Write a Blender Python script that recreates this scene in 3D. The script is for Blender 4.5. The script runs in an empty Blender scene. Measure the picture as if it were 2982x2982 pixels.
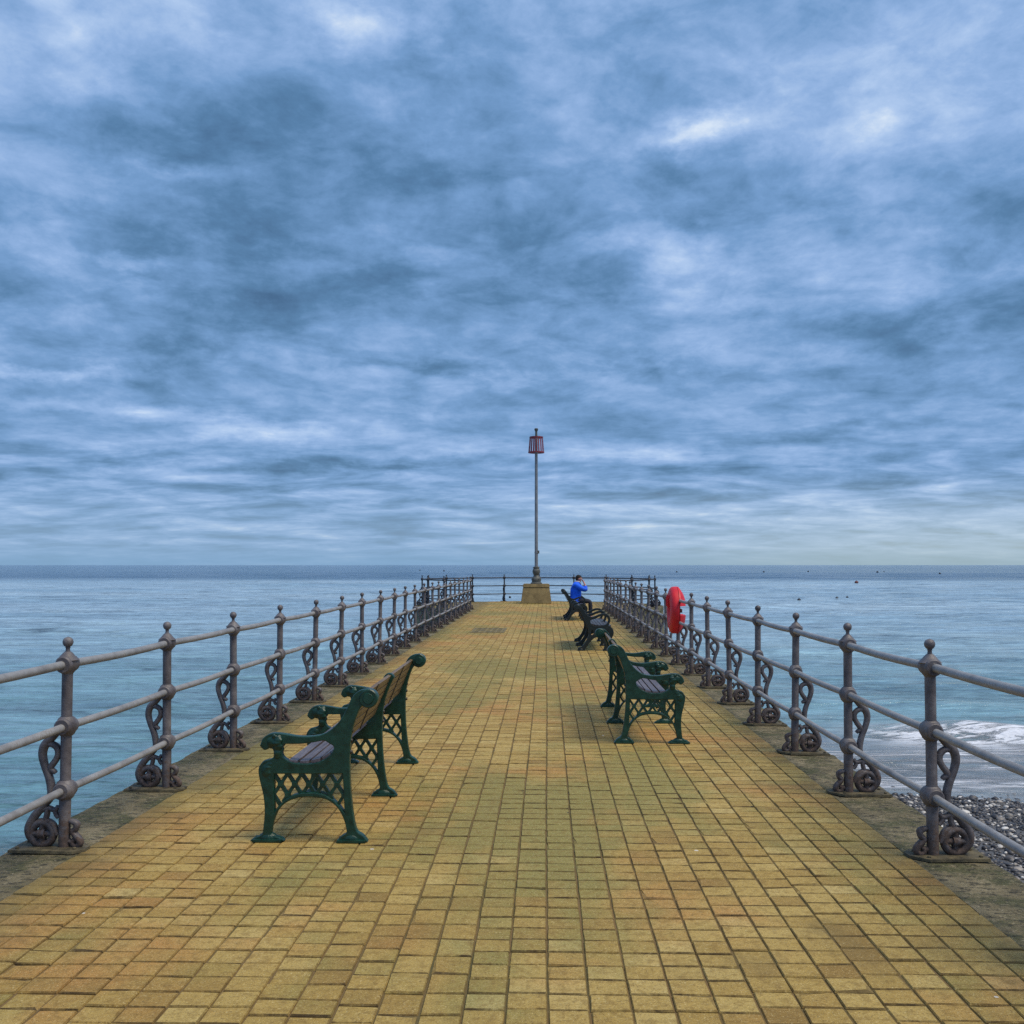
import bpy, bmesh, math, random
import numpy as np
from mathutils import Vector, Matrix, noise as mnoise

R = math.radians
S = bpy.context.scene
COL = S.collection
random.seed(7)
rng = np.random.default_rng(7)

# ------------------------------------------------------------------ helpers
def lin(r, g, b):
    f = lambda c: (c/255/12.92) if c/255 <= 0.04045 else ((c/255+0.055)/1.055)**2.4
    return (f(r), f(g), f(b), 1.0)

def link(o, parent=None):
    COL.objects.link(o)
    if parent is not None:
        o.parent = parent
    return o

def tag(o, label=None, cat=None, group=None, kind=None):
    if label: o['label'] = label
    if cat: o['category'] = cat
    if group: o['group'] = group
    if kind: o['kind'] = kind
    return o

def empty(name, loc, rz=0.0):
    o = bpy.data.objects.new(name, None)
    o.empty_display_size = 0.2
    o.location = loc
    o.rotation_euler = (0, 0, rz)
    return link(o)

def mesh_obj(name, me, mat=None, parent=None):
    o = bpy.data.objects.new(name, me)
    if mat is not None:
        me.materials.clear(); me.materials.append(mat)
    return link(o, parent)

def bm_obj(name, bm, mat, parent=None, smooth=True, angle=40):
    me = bpy.data.meshes.new(name)
    bm.normal_update()
    bm.to_mesh(me); bm.free()
    shade(me, smooth, angle)
    return mesh_obj(name, me, mat, parent)

def shade(me, smooth=True, angle=40):
    if not smooth:
        return
    me.shade_smooth()
    me.set_sharp_from_angle(angle=R(angle))

def add_box(bm, c, s, rot=None, bevel=0.0):
    m = Matrix.Translation(c)
    if rot is not None:
        m = m @ rot.to_4x4()
    m = m @ Matrix.Diagonal((s[0], s[1], s[2], 1))
    r = bmesh.ops.create_cube(bm, size=1.0, matrix=m)
    if bevel > 0:
        es = list({e for v in r['verts'] for e in v.link_edges})
        bmesh.ops.bevel(bm, geom=es, offset=bevel, segments=2, affect='EDGES', profile=0.7)

def add_lathe(bm, prof, seg=20, m=None, cap=True):
    """prof: list of (r, z); revolved round z"""
    m = m or Matrix.Identity(4)
    rings = []
    for r, z in prof:
        rings.append([bm.verts.new(m @ Vector((r*math.cos(2*math.pi*k/seg), r*math.sin(2*math.pi*k/seg), z))) for k in range(seg)])
    for a, b in zip(rings[:-1], rings[1:]):
        for k in range(seg):
            bm.faces.new((a[k], a[(k+1) % seg], b[(k+1) % seg], b[k]))
    if cap:
        bm.faces.new(list(reversed(rings[0])))
        bm.faces.new(rings[-1])

def add_tube(bm, pts, rad, seg=12, cap=True):
    pts = [Vector(p) for p in pts]
    rads = rad if isinstance(rad, (list, tuple)) else [rad]*len(pts)
    rings = []
    t0 = (pts[1]-pts[0]).normalized()
    ref = Vector((0, 0, 1)) if abs(t0.z) < 0.9 else Vector((1, 0, 0))
    n = t0.cross(ref).normalized()
    for i, p in enumerate(pts):
        t = (pts[min(i+1, len(pts)-1)] - pts[max(i-1, 0)]).normalized()
        n = (n - t*n.dot(t)).normalized()
        b = t.cross(n)
        rings.append([bm.verts.new(p + (n*math.cos(2*math.pi*k/seg) + b*math.sin(2*math.pi*k/seg))*rads[i]) for k in range(seg)])
    for a, b in zip(rings[:-1], rings[1:]):
        for k in range(seg):
            bm.faces.new((a[k], a[(k+1) % seg], b[(k+1) % seg], b[k]))
    if cap:
        bm.faces.new(list(reversed(rings[0]))); bm.faces.new(rings[-1])

def add_ball(bm, c, r, u=16, v=10, rot=None):
    s = r if isinstance(r, (tuple, list)) else (r, r, r)
    m = Matrix.Translation(c)
    if rot is not None: m = m @ rot.to_4x4()
    m = m @ Matrix.Diagonal((s[0], s[1], s[2], 1))
    bmesh.ops.create_uvsphere(bm, u_segments=u, v_segments=v, radius=1.0, matrix=m)

def smooth_poly(pts, n=4, closed=True):
    """Catmull-Rom through the points"""
    out = []
    N = len(pts)
    rngk = range(N) if closed else range(N-1)
    for i in rngk:
        if closed:
            p0, p1, p2, p3 = pts[(i-1) % N], pts[i], pts[(i+1) % N], pts[(i+2) % N]
        else:
            p0, p1, p2, p3 = pts[max(i-1, 0)], pts[i], pts[i+1], pts[min(i+2, N-1)]
        for k in range(n):
            t = k/n
            q = []
            for d in range(len(p1)):
                a = 2*p1[d]; b = p2[d]-p0[d]; c = 2*p0[d]-5*p1[d]+4*p2[d]-p3[d]; e = -p0[d]+3*p1[d]-3*p2[d]+p3[d]
                q.append(0.5*(a+b*t+c*t*t+e*t*t*t))
            out.append(tuple(q))
    if not closed:
        out.append(tuple(pts[-1]))
    return out

def eval_mesh(o):
    dg = bpy.context.evaluated_depsgraph_get()
    dg.update()
    return bpy.data.meshes.new_from_object(o.evaluated_get(dg))

def plate_mesh(name, outlines, thick, bevel=0.006):
    """flat plate with holes: 2D outlines (d, z) -> mesh in x (d), z, thickness along y"""
    cu = bpy.data.curves.new(name, 'CURVE')
    cu.dimensions = '2D'; cu.fill_mode = 'BOTH'
    cu.extrude = thick/2 - bevel; cu.bevel_depth = bevel; cu.bevel_resolution = 1
    cu.offset = -bevel
    for pts in outlines:
        sp = cu.splines.new('POLY'); sp.points.add(len(pts)-1)
        for i, p in enumerate(pts): sp.points[i].co = (p[0], p[1], 0, 1)
        sp.use_cyclic_u = True
    o = bpy.data.objects.new(name, cu); COL.objects.link(o)
    me = eval_mesh(o)
    bpy.data.objects.remove(o)
    me.transform(Matrix.Rotation(R(90), 4, 'X'))
    me.update()
    shade(me, True, 35)
    return me

def in_poly(p, poly):
    x, y = p; c = False; n = len(poly)
    for i in range(n):
        x1, y1 = poly[i]; x2, y2 = poly[(i+1) % n]
        if (y1 > y) != (y2 > y) and x < (x2-x1)*(y-y1)/(y2-y1)+x1:
            c = not c
    return c

def copy_tree(o, parent=None):
    c = o.copy(); COL.objects.link(c)
    if parent is not None:
        c.parent = parent
        c.matrix_parent_inverse = o.matrix_parent_inverse.copy()
    for ch in list(o.children):
        copy_tree(ch, c)
    return c

# ------------------------------------------------------------------ shader helper
class NT:
    def __init__(self, tree):
        self.t = tree; self.n = tree.nodes; self.l = tree.links
    def new(self, typ, **kw):
        nd = self.n.new(typ)
        for k, v in kw.items(): setattr(nd, k, v)
        return nd
    def put(self, sock, v):
        if isinstance(v, bpy.types.NodeSocket): self.l.new(v, sock)
        elif v is not None: sock.default_value = v
    def math(self, op, a, b=None, c=None, clamp=False):
        nd = self.new('ShaderNodeMath', operation=op); nd.use_clamp = clamp
        self.put(nd.inputs[0], a); self.put(nd.inputs[1], b)
        if c is not None: self.put(nd.inputs[2], c)
        return nd.outputs[0]
    def add(self, a, b): return self.math('ADD', a, b)
    def mul(self, a, b): return self.math('MULTIPLY', a, b)
    def sub(self, a, b): return self.math('SUBTRACT', a, b)
    def smooth(self, x, lo, hi):
        nd = self.new('ShaderNodeMapRange', interpolation_type='SMOOTHSTEP')
        self.put(nd.inputs[0], x); nd.inputs[1].default_value = lo; nd.inputs[2].default_value = hi
        return nd.outputs[0]
    def lerp(self, x, lo, hi, a, b):
        nd = self.new('ShaderNodeMapRange'); nd.clamp = True
        self.put(nd.inputs[0], x)
        for i, v in enumerate((lo, hi, a, b)): nd.inputs[i+1].default_value = v
        return nd.outputs[0]
    def noise(self, vec, scale, detail=4, rough=0.55, dist=0.0, color=False):
        nd = self.new('ShaderNodeTexNoise')
        if vec is not None: self.l.new(vec, nd.inputs['Vector'])
        nd.inputs['Scale'].default_value = scale; nd.inputs['Detail'].default_value = detail
        nd.inputs['Roughness'].default_value = rough; nd.inputs['Distortion'].default_value = dist
        return nd.outputs['Color' if color else 'Fac']
    def ramp(self, x, stops):
        nd = self.new('ShaderNodeValToRGB'); cr = nd.color_ramp
        while len(cr.elements) < len(stops): cr.elements.new(0.5)
        for e, (p, c) in zip(cr.elements, stops):
            e.position = p; e.color = c if len(c) == 4 else (*c, 1)
        self.put(nd.inputs[0], x)
        return nd.outputs[0]
    def mix(self, f, a, b, blend='MIX'):
        nd = self.new('ShaderNodeMix', data_type='RGBA', blend_type=blend)
        self.put(nd.inputs[0], f)
        for i, v in ((6, a), (7, b)):
            if isinstance(v, (tuple, list)) and len(v) == 3: v = (*v, 1)
            self.put(nd.inputs[i], v)
        return nd.outputs[2]
    def vscale(self, vec, s, off=(0, 0, 0)):
        nd = self.new('ShaderNodeMapping'); self.l.new(vec, nd.inputs[0])
        nd.inputs['Scale'].default_value = s; nd.inputs['Location'].default_value = off
        return nd.outputs[0]
    def bump(self, h, strength, dist, normal=None):
        nd = self.new('ShaderNodeBump'); nd.inputs['Strength'].default_value = strength
        nd.inputs['Distance'].default_value = dist; self.l.new(h, nd.inputs['Height'])
        if normal is not None: self.l.new(normal, nd.inputs['Normal'])
        return nd.outputs[0]
    def xyz(self, vec):
        nd = self.new('ShaderNodeSeparateXYZ'); self.l.new(vec, nd.inputs[0]); return nd.outputs
    def comb(self, x, y, z):
        nd = self.new('ShaderNodeCombineXYZ')
        for i, v in enumerate((x, y, z)): self.put(nd.inputs[i], v)
        return nd.outputs[0]

def new_mat(name):
    m = bpy.data.materials.new(name); m.use_nodes = True
    t = NT(m.node_tree)
    p = t.n['Principled BSDF']
    return m, t, p

def obj_coord(t, rand=True):
    tc = t.new('ShaderNodeTexCoord').outputs['Object']
    if not rand: return tc
    oi = t.new('ShaderNodeObjectInfo').outputs['Random']
    nd = t.new('ShaderNodeVectorMath', operation='ADD')
    t.l.new(tc, nd.inputs[0]); t.l.new(t.comb(t.mul(oi, 37.0), t.mul(oi, 13.0), 0.0), nd.inputs[1])
    return nd.outputs[0]

def simple_mat(name, c1, c2, rough=(0.4, 0.6), scale=8, bump=0.2, bdist=0.004, metallic=0.0, detail=6, fine=None):
    m, t, p = new_mat(name)
    v = obj_coord(t)
    n = t.noise(v, scale, detail, 0.6)
    t.put(p.inputs['Base Color'], t.ramp(n, [(0.32, c1), (0.68, c2)]))
    t.put(p.inputs['Roughness'], t.lerp(n, 0.3, 0.7, *rough))
    p.inputs['Metallic'].default_value = metallic
    if bump:
        n2 = t.noise(v, fine or scale*8, 4, 0.6)
        t.put(p.inputs['Normal'], t.bump(n2, bump, bdist))
    return m

# ------------------------------------------------------------------ materials
def mat_iron():
    """weathered mauve grey paint with rust, worse towards the feet"""
    m, t, p = new_mat('railing_paint')
    v = obj_coord(t)
    z = t.xyz(t.new('ShaderNodeTexCoord').outputs['Object'])[2]
    n = t.noise(v, 9, 6, 0.65)
    base = t.ramp(n, [(0.3, (0.055, 0.048, 0.054)), (0.52, (0.115, 0.104, 0.112)), (0.72, (0.185, 0.175, 0.183))])
    n2 = t.noise(v, 26, 5, 0.7)
    low = t.lerp(z, 0.0, 0.42, 0.62, 0.36)
    r = t.smooth(t.add(t.sub(low, 0.5), t.sub(t.add(t.mul(n2, 0.6), t.mul(n, 0.4)), 0.5)), -0.03, 0.10)
    rust = t.ramp(t.noise(v, 60, 4, 0.7), [(0.3, (0.035, 0.024, 0.021)), (0.7, (0.135, 0.085, 0.062))])
    t.put(p.inputs['Base Color'], t.mix(t.mul(r, 0.85), base, rust))
    t.put(p.inputs['Roughness'], t.lerp(r, 0, 1, 0.5, 0.85))
    b = t.bump(t.noise(v, 90, 5, 0.7), 0.5, 0.004)
    t.put(p.inputs['Normal'], t.bump(n2, 0.3, 0.01, b))
    return m

def mat_silhouette_iron():
    return simple_mat('silhouette_railing_paint', (0.010, 0.012, 0.020), (0.035, 0.036, 0.048), (0.5, 0.7), 9, 0.4, 0.006)  # railing paint with the far silhouette darkness put into its colour

def mat_rail():
    m, t, p = new_mat('rail_paint')
    v = obj_coord(t)
    n = t.noise(v, 5, 6, 0.65)
    n2 = t.noise(v, 55, 5, 0.7)
    base = t.ramp(n, [(0.3, (0.15, 0.145, 0.148)), (0.55, (0.26, 0.26, 0.265)), (0.78, (0.36, 0.365, 0.37))])
    r = t.smooth(t.add(t.mul(n, 0.5), t.mul(n2, 0.5)), 0.52, 0.64)
    t.put(p.inputs['Base Color'], t.mix(t.mul(r, 0.5), base, (0.13, 0.10, 0.08)))
    t.put(p.inputs['Roughness'], t.lerp(n2, 0.3, 0.7, 0.38, 0.62))
    t.put(p.inputs['Normal'], t.bump(n2, 0.35, 0.004))
    return m

def mat_pavers():
    m, t, p = new_mat('paving_blocks')
    v = t.new('ShaderNodeTexCoord').outputs['Object']
    x, y, z = t.xyz(v)
    at = t.new('ShaderNodeAttribute', attribute_name='tone')
    ton = t.xyz(at.outputs['Vector'])
    v2 = t.vscale(v, (1, 1, 1), (21, 4, 0))
    tb = t.add(t.mul(ton[0], 0.34), t.mul(t.noise(v2, 0.9, 5, 0.6), 0.66))
    base = t.ramp(tb, [(0.28, (0.275, 0.168, 0.040)), (0.46, (0.385, 0.256, 0.064)), (0.60, (0.450, 0.318, 0.094)), (0.75, (0.52, 0.39, 0.145))])
    # blotches: reddish and mossy greenish areas, mostly ignoring the block edges
    big = t.noise(v, 0.55, 5, 0.6)
    big2 = t.noise(t.vscale(v, (1, 0.5, 1), (13, 7, 3)), 0.62, 5, 0.6)
    redf = t.mul(t.smooth(t.add(big, t.mul(t.sub(ton[1], 0.5), 0.07)), 0.48, 0.66), 0.80)
    base = t.mix(redf, base, (0.43, 0.212, 0.055))
    grnf = t.mul(t.smooth(t.add(big2, t.mul(t.sub(ton[2], 0.5), 0.07)), 0.46, 0.63), 0.85)
    base = t.mix(grnf, base, (0.225, 0.205, 0.055))
    # speckled aggregate
    sp = t.noise(v, 105, 4, 0.8)
    base = t.mix(t.mul(t.smooth(sp, 0.53, 0.68), 0.75), base, (0.68, 0.55, 0.27))
    base = t.mix(t.mul(t.smooth(t.noise(t.vscale(v, (1, 1, 1), (5, 5, 5)), 85, 4, 0.78), 0.52, 0.68), 0.80), base, (0.14, 0.083, 0.022))
    med = t.noise(v, 22, 5, 0.65)
    base = t.mix(t.mul(t.smooth(med, 0.44, 0.66), 0.5), base, (0.19, 0.115, 0.032))
    # grime packed in the chamfers of every block
    gr = t.new('ShaderNodeAttribute', attribute_name='grime').outputs['Fac']
    gn = t.mul(gr, t.lerp(t.noise(v, 4.5, 6, 0.75), 0.36, 0.58, 0.15, 1.0))
    base = t.mix(gn, base, (0.050, 0.030, 0.010))
    # silt and moss creeping in from both edges
    d = t.math('MINIMUM', t.sub(x, -2.78), t.add(t.sub(2.14, x), 0.10))
    ne = t.add(t.mul(t.noise(v, 2.2, 5, 0.65), 0.9), t.mul(t.noise(v, 14, 3, 0.6), 0.3))
    ed = t.smooth(t.sub(t.mul(ne, 0.86), d), 0.05, 0.55)
    base = t.mix(t.mul(ed, 0.62), base, (0.095, 0.085, 0.04))
    # damp dark smears and the odd white dropping
    sm = t.smooth(t.noise(t.vscale(v, (1, 0.7, 1), (3, 11, 0)), 1.3, 5, 0.6), 0.57, 0.74)
    base = t.mix(t.mul(sm, 0.55), base, (0.19, 0.135, 0.045))
    vo = t.new('ShaderNodeTexVoronoi'); t.l.new(v, vo.inputs['Vector']); vo.inputs['Scale'].default_value = 1.5
    base = t.mix(t.math('LESS_THAN', vo.outputs['Distance'], 0.02), base, (0.6, 0.55, 0.48))
    vo2 = t.new('ShaderNodeTexVoronoi'); t.l.new(t.vscale(v, (1, 1, 1), (3.3, 1.7, 0)), vo2.inputs['Vector']); vo2.inputs['Scale'].default_value = 1.9
    base = t.mix(t.math('LESS_THAN', vo2.outputs['Distance'], 0.022), base, (0.03, 0.022, 0.015))
    t.put(p.inputs['Base Color'], base)
    t.put(p.inputs['Roughness'], t.lerp(med, 0.3, 0.7, 0.62, 0.85))
    p.inputs['Specular IOR Level'].default_value = 0.3
    b = t.bump(t.noise(v, 90, 6, 0.8), 0.8, 0.006)
    t.put(p.inputs['Normal'], t.bump(med, 0.5, 0.014, b))
    return m

def mat_joint():
    m, t, p = new_mat('joint_silt')
    v = t.new('ShaderNodeTexCoord').outputs['Object']
    n = t.noise(v, 1.3, 5, 0.6)
    t.put(p.inputs['Base Color'], t.ramp(n, [(0.3, (0.085, 0.075, 0.025)), (0.5, (0.15, 0.10, 0.036)), (0.7, (0.19, 0.115, 0.045))]))
    p.inputs['Roughness'].default_value = 0.95
    t.put(p.inputs['Normal'], t.bump(t.noise(v, 90, 4, 0.7), 0.6, 0.01))
    return m

def mat_concrete():
    """old pitted concrete margin with moss"""
    m, t, p = new_mat('mossy_concrete')
    v = t.new('ShaderNodeTexCoord').outputs['Object']
    n = t.noise(v, 2.4, 7, 0.65)
    base = t.ramp(n, [(0.30, (0.085, 0.070, 0.036)), (0.5, (0.17, 0.14, 0.075)), (0.70, (0.30, 0.25, 0.15))])
    moss = t.smooth(t.noise(t.vscale(v, (1, 1, 1), (9, 2, 1)), 3.1, 7, 0.75), 0.45, 0.60)
    base = t.mix(t.mul(moss, 0.85), base, (0.060, 0.066, 0.020))
    dk = t.smooth(t.noise(t.vscale(v, (0.8, 1.5, 1)), 15, 6, 0.78), 0.50, 0.60)
    base = t.mix(t.mul(dk, 0.88), base, (0.018, 0.016, 0.009))
    lt = t.smooth(t.noise(t.vscale(v, (1, 1, 1), (4, 4, 4)), 38, 5, 0.78), 0.56, 0.68)
    base = t.mix(t.mul(lt, 0.75), base, (0.42, 0.36, 0.24))
    t.put(p.inputs['Base Color'], base)
    p.inputs['Roughness'].default_value = 0.9
    b = t.bump(t.noise(v, 55, 6, 0.75), 0.8, 0.012)
    t.put(p.inputs['Normal'], t.bump(t.noise(t.vscale(v, (1.6, 0.9, 1)), 16, 5, 0.75), 0.8, 0.03, b))
    return m

def mat_water():
    m, t, p = new_mat('sea_water')
    v = t.new('ShaderNodeTexCoord').outputs['Object']
    x, y, z = t.xyz(v)
    # water colour: milky turquoise in the shallows, blue grey further out
    dep = t.smooth(t.add(y, t.mul(t.sub(t.noise(v, 0.06, 3), 0.5), 40)), 6, 75)
    patch = t.noise(t.vscale(v, (0.35, 1, 1)), 0.035, 5, 0.6)
    shallow = t.ramp(patch, [(0.35, (0.068, 0.165, 0.20)), (0.65, (0.14, 0.255, 0.295))])
    deep = t.ramp(patch, [(0.35, (0.17, 0.275, 0.36)), (0.65, (0.31, 0.415, 0.49))])
    col = t.mix(dep, shallow, deep)
    far = t.smooth(t.add(y, t.mul(t.sub(t.noise(t.vscale(v, (0.2, 1, 1)), 0.012, 4), 0.5), 90)), 185, 250)
    col = t.mix(far, col, (0.020, 0.062, 0.125))  # offshore band: reflection of the higher, darker sky put into the colour
    # light and shade of wind ripples painted into the colour, streaks at every size
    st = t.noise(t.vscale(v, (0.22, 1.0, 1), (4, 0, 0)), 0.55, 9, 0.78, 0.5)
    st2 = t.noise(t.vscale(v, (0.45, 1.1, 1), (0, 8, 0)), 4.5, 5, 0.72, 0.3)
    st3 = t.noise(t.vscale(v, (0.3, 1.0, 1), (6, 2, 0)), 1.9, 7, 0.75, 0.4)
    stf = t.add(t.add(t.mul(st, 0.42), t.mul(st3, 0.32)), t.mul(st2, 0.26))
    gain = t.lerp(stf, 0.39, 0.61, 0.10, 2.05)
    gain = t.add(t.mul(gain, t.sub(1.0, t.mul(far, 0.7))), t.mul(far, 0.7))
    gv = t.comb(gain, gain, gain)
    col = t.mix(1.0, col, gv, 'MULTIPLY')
    # sand stirred up where the swell breaks, and foam
    shore = t.math('GREATER_THAN', x, 0.0)
    wx = t.mul(t.sub(t.noise(t.vscale(v, (1, 0.15, 1)), 0.28, 3), 0.5), 3.2)
    yy = t.add(y, wx)
    fn_ = t.noise(t.vscale(v, (0.4, 1.4, 1), (2, 2, 0)), 2.0, 8, 0.7, 0.9)
    silt = t.mul(t.mul(t.smooth(yy, 21.5, 18.0), t.smooth(x, 1.5, 4.5)), 0.8)
    col = t.mix(silt, col, t.ramp(fn_, [(0.35, (0.095, 0.105, 0.12)), (0.65, (0.235, 0.25, 0.28))]))
    fn = t.noise(t.vscale(v, (0.55, 1.5, 1)), 2.2, 8, 0.72, 0.8)
    fn2 = t.noise(t.vscale(v, (0.3, 1.7, 1), (8, 3, 0)), 1.5, 7, 0.7, 1.2)
    crest = t.mul(t.smooth(t.math('ABSOLUTE', t.sub(yy, 19.3)), 1.7, 0.2), t.smooth(x, 5.2, 7.2))
    wash = t.mul(t.mul(t.smooth(yy, 19.2, 17.8), t.smooth(yy, 13.2, 15.0)), t.smooth(x, 2.6, 5.0))
    lip = t.mul(t.smooth(t.math('ABSOLUTE', t.sub(yy, 15.0)), 0.7, 0.0), t.smooth(x, 2.4, 4.0))
    foam = t.math('MAXIMUM', t.mul(crest, t.smooth(fn, 0.38, 0.54)), t.mul(wash, t.mul(t.smooth(fn2, 0.45, 0.62), 0.9)))
    foam = t.math('MAXIMUM', foam, t.mul(lip, t.mul(t.smooth(fn, 0.42, 0.62), 0.7)))
    # thin foam line by the left flank of the pier
    lf = t.mul(t.mul(t.smooth(t.math('ABSOLUTE', t.sub(y, 11.0)), 1.1, 0.1), t.smooth(x, -3.0, -4.5)), t.smooth(fn, 0.5, 0.66))
    foam = t.math('MAXIMUM', foam, t.mul(lf, 0.7))
    col = t.mix(foam, col, (0.70, 0.73, 0.80))
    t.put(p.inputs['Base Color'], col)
    slick = t.noise(t.vscale(v, (0.12, 1, 1), (30, 0, 0)), 0.05, 4, 0.6)
    t.put(p.inputs['Roughness'], t.math('MAXIMUM', t.lerp(slick, 0.35, 0.65, 0.06, 0.16), t.mul(foam, 0.8)))
    p.inputs['IOR'].default_value = 1.33
    t.put(p.inputs['Specular IOR Level'], t.lerp(far, 0, 1, 0.5, 0.16))
    # ripples at three sizes, crests lying across the view
    w1 = t.noise(t.vscale(v, (0.35, 1, 1)), 0.9, 5, 0.6, 0.6)
    w2 = t.noise(t.vscale(v, (0.5, 1.1, 1), (3, 1, 0)), 3.4, 4, 0.6, 0.4)
    w3 = t.noise(t.vscale(v, (0.3, 1, 1), (1, 9, 0)), 0.16, 4, 0.6, 0.5)
    h = t.add(t.add(t.mul(w1, 0.30), t.mul(w2, 0.11)), t.mul(w3, 1.0))
    h = t.add(h, t.mul(foam, 0.05))
    t.put(p.inputs['Normal'], t.bump(h, 1.0, 0.85))
    return m

def mat_pebble():
    m, t, p = new_mat('pebble')
    at = t.new('ShaderNodeAttribute', attribute_name='tone')
    s = t.xyz(at.outputs['Vector'])
    c = t.ramp(s[0], [(0.0, (0.02, 0.02, 0.026)), (0.45, (0.05, 0.05, 0.058)), (0.72, (0.105, 0.098, 0.095)), (0.88, (0.30, 0.27, 0.24)), (0.97, (0.62, 0.60, 0.57)), (1.0, (0.75, 0.74, 0.72))])
    t.put(p.inputs['Base Color'], c)
    p.inputs['Roughness'].default_value = 0.5
    return m

M = {}
M['iron'] = mat_iron()
M['rail'] = mat_rail()
M['silhouette_iron'] = mat_silhouette_iron()
M['pavers'] = mat_pavers()
M['joint'] = mat_joint()
M['concrete'] = mat_concrete()
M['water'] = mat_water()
M['pebble'] = mat_pebble()
M['plate'] = simple_mat('mossy_plate', (0.022, 0.020, 0.013), (0.14, 0.115, 0.062), (0.7, 0.9), 16, 0.6, 0.006)
M['beach'] = simple_mat('wet_shingle', (0.05, 0.05, 0.055), (0.13, 0.125, 0.12), (0.4, 0.8), 3, 0.9, 0.04, fine=22)
M['green'] = simple_mat('green_iron_paint', (0.002, 0.024, 0.015), (0.007, 0.058, 0.038), (0.24, 0.5), 18, 0.45, 0.005)
M['green'].node_tree.nodes['Principled BSDF'].inputs['Specular IOR Level'].default_value = 0.5
M['black_green'] = simple_mat('dark_iron_paint', (0.004, 0.009, 0.010), (0.008, 0.018, 0.02), (0.36, 0.52), 14, 0.22, 0.003)
M['bolt'] = simple_mat('bolt_iron', (0.02, 0.02, 0.018), (0.05, 0.04, 0.03), (0.4, 0.6), 40, 0.1)
M['red'] = simple_mat('red_plastic', (0.58, 0.008, 0.018), (0.70, 0.012, 0.024), (0.45, 0.6), 5, 0.08, 0.003)
M['dark_red'] = simple_mat('dark_red_and_seam_shade', (0.05, 0.008, 0.008), (0.09, 0.012, 0.012), (0.5, 0.6), 9, 0.1)
M['mark_red'] = simple_mat('daymark_red', (0.14, 0.018, 0.03), (0.23, 0.03, 0.045), (0.45, 0.6), 9, 0.1)
M['mark_white'] = simple_mat('daymark_white', (0.62, 0.58, 0.62), (0.74, 0.70, 0.74), (0.45, 0.6), 9, 0.1)
M['pole'] = simple_mat('galvanised_pole', (0.15, 0.155, 0.17), (0.27, 0.28, 0.30), (0.42, 0.6), 3, 0.15, 0.004, metallic=0.25)
M['stone'] = simple_mat('plinth_concrete', (0.16, 0.115, 0.048), (0.33, 0.245, 0.11), (0.75, 0.9), 3.5, 0.6, 0.012)
M['baluster'] = simple_mat('baluster_iron', (0.05, 0.055, 0.05), (0.12, 0.125, 0.115), (0.5, 0.7), 8, 0.3)
M['cover'] = simple_mat('cover_iron', (0.085, 0.065, 0.022), (0.25, 0.185, 0.06), (0.55, 0.8), 5, 0.5, 0.008)
M['skin'] = simple_mat('skin', (0.38, 0.17, 0.12), (0.48, 0.23, 0.17), (0.45, 0.6), 20, 0.1, 0.002)
M['hair'] = simple_mat('dark_hair', (0.007, 0.004, 0.004), (0.016, 0.010, 0.009), (0.8, 0.9), 60, 0.4, 0.004)
M['jacket'] = simple_mat('blue_fleece', (0.004, 0.105, 0.78), (0.008, 0.15, 0.92), (0.7, 0.85), 7, 0.35, 0.008, fine=40)
M['trousers'] = simple_mat('dark_trousers', (0.012, 0.014, 0.028), (0.03, 0.032, 0.05), (0.75, 0.9), 9, 0.3, 0.006)
M['shoe'] = simple_mat('dark_shoe', (0.02, 0.017, 0.015), (0.04, 0.035, 0.03), (0.5, 0.6), 12, 0.1)
M['collar'] = simple_mat('white_collar', (0.6, 0.6, 0.62), (0.72, 0.72, 0.74), (0.7, 0.8), 12, 0.1)
M['eye'] = simple_mat('eye', (0.02, 0.015, 0.012), (0.03, 0.02, 0.016), (0.2, 0.3), 12, 0.0)
M['buoy'] = simple_mat('dark_buoy', (0.008, 0.009, 0.014), (0.02, 0.02, 0.028), (0.4, 0.6), 4, 0.2)
M['buoy_red'] = simple_mat('faded_red_buoy', (0.10, 0.02, 0.02), (0.17, 0.035, 0.03), (0.4, 0.6), 4, 0.2)

def mat_wood(name, c1, c2, c3):
    m, t, p = new_mat(name)
    v = obj_coord(t)
    g = t.noise(t.vscale(v, (14, 1.1, 14)), 4.5, 6, 0.65, 0.4)
    n = t.noise(v, 2.2, 4, 0.6)
    c = t.ramp(t.add(t.mul(g, 0.6), t.mul(n, 0.4)), [(0.3, c1), (0.52, c2), (0.72, c3)])
    t.put(p.inputs['Base Color'], c)
    t.put(p.inputs['Roughness'], t.lerp(g, 0.3, 0.7, 0.34, 0.55))
    t.put(p.inputs['Normal'], t.bump(g, 0.35, 0.004))
    return m
M['wood'] = mat_wood('varnished_bench_wood', (0.065, 0.040, 0.018), (0.16, 0.10, 0.042), (0.27, 0.17, 0.075))
M['seat_wood'] = mat_wood('sky_sheen_seat_wood', (0.045, 0.038, 0.050), (0.11, 0.095, 0.112), (0.22, 0.205, 0.23))  # lilac sky reflection on the seat painted into the wood colour
M['dark_wood'] = mat_wood('dark_bench_wood', (0.02, 0.018, 0.02), (0.045, 0.04, 0.042), (0.09, 0.08, 0.078))

# ------------------------------------------------------------------ layout numbers (metres)
PX0, PX1 = -2.76, 2.12          # paved width
EX0, EX1 = -3.20, 2.56          # outer faces of the pier
LX, RX = -2.88, 2.25            # railing lines
Y0, DY, NP = 6.10, 1.655, 21    # first railing post in view, spacing, posts to the neck
HC, HR = Vector((-0.32, 43.40, 0)), 4.88   # round pier head (railing circle)
WATER = -1.5

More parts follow.
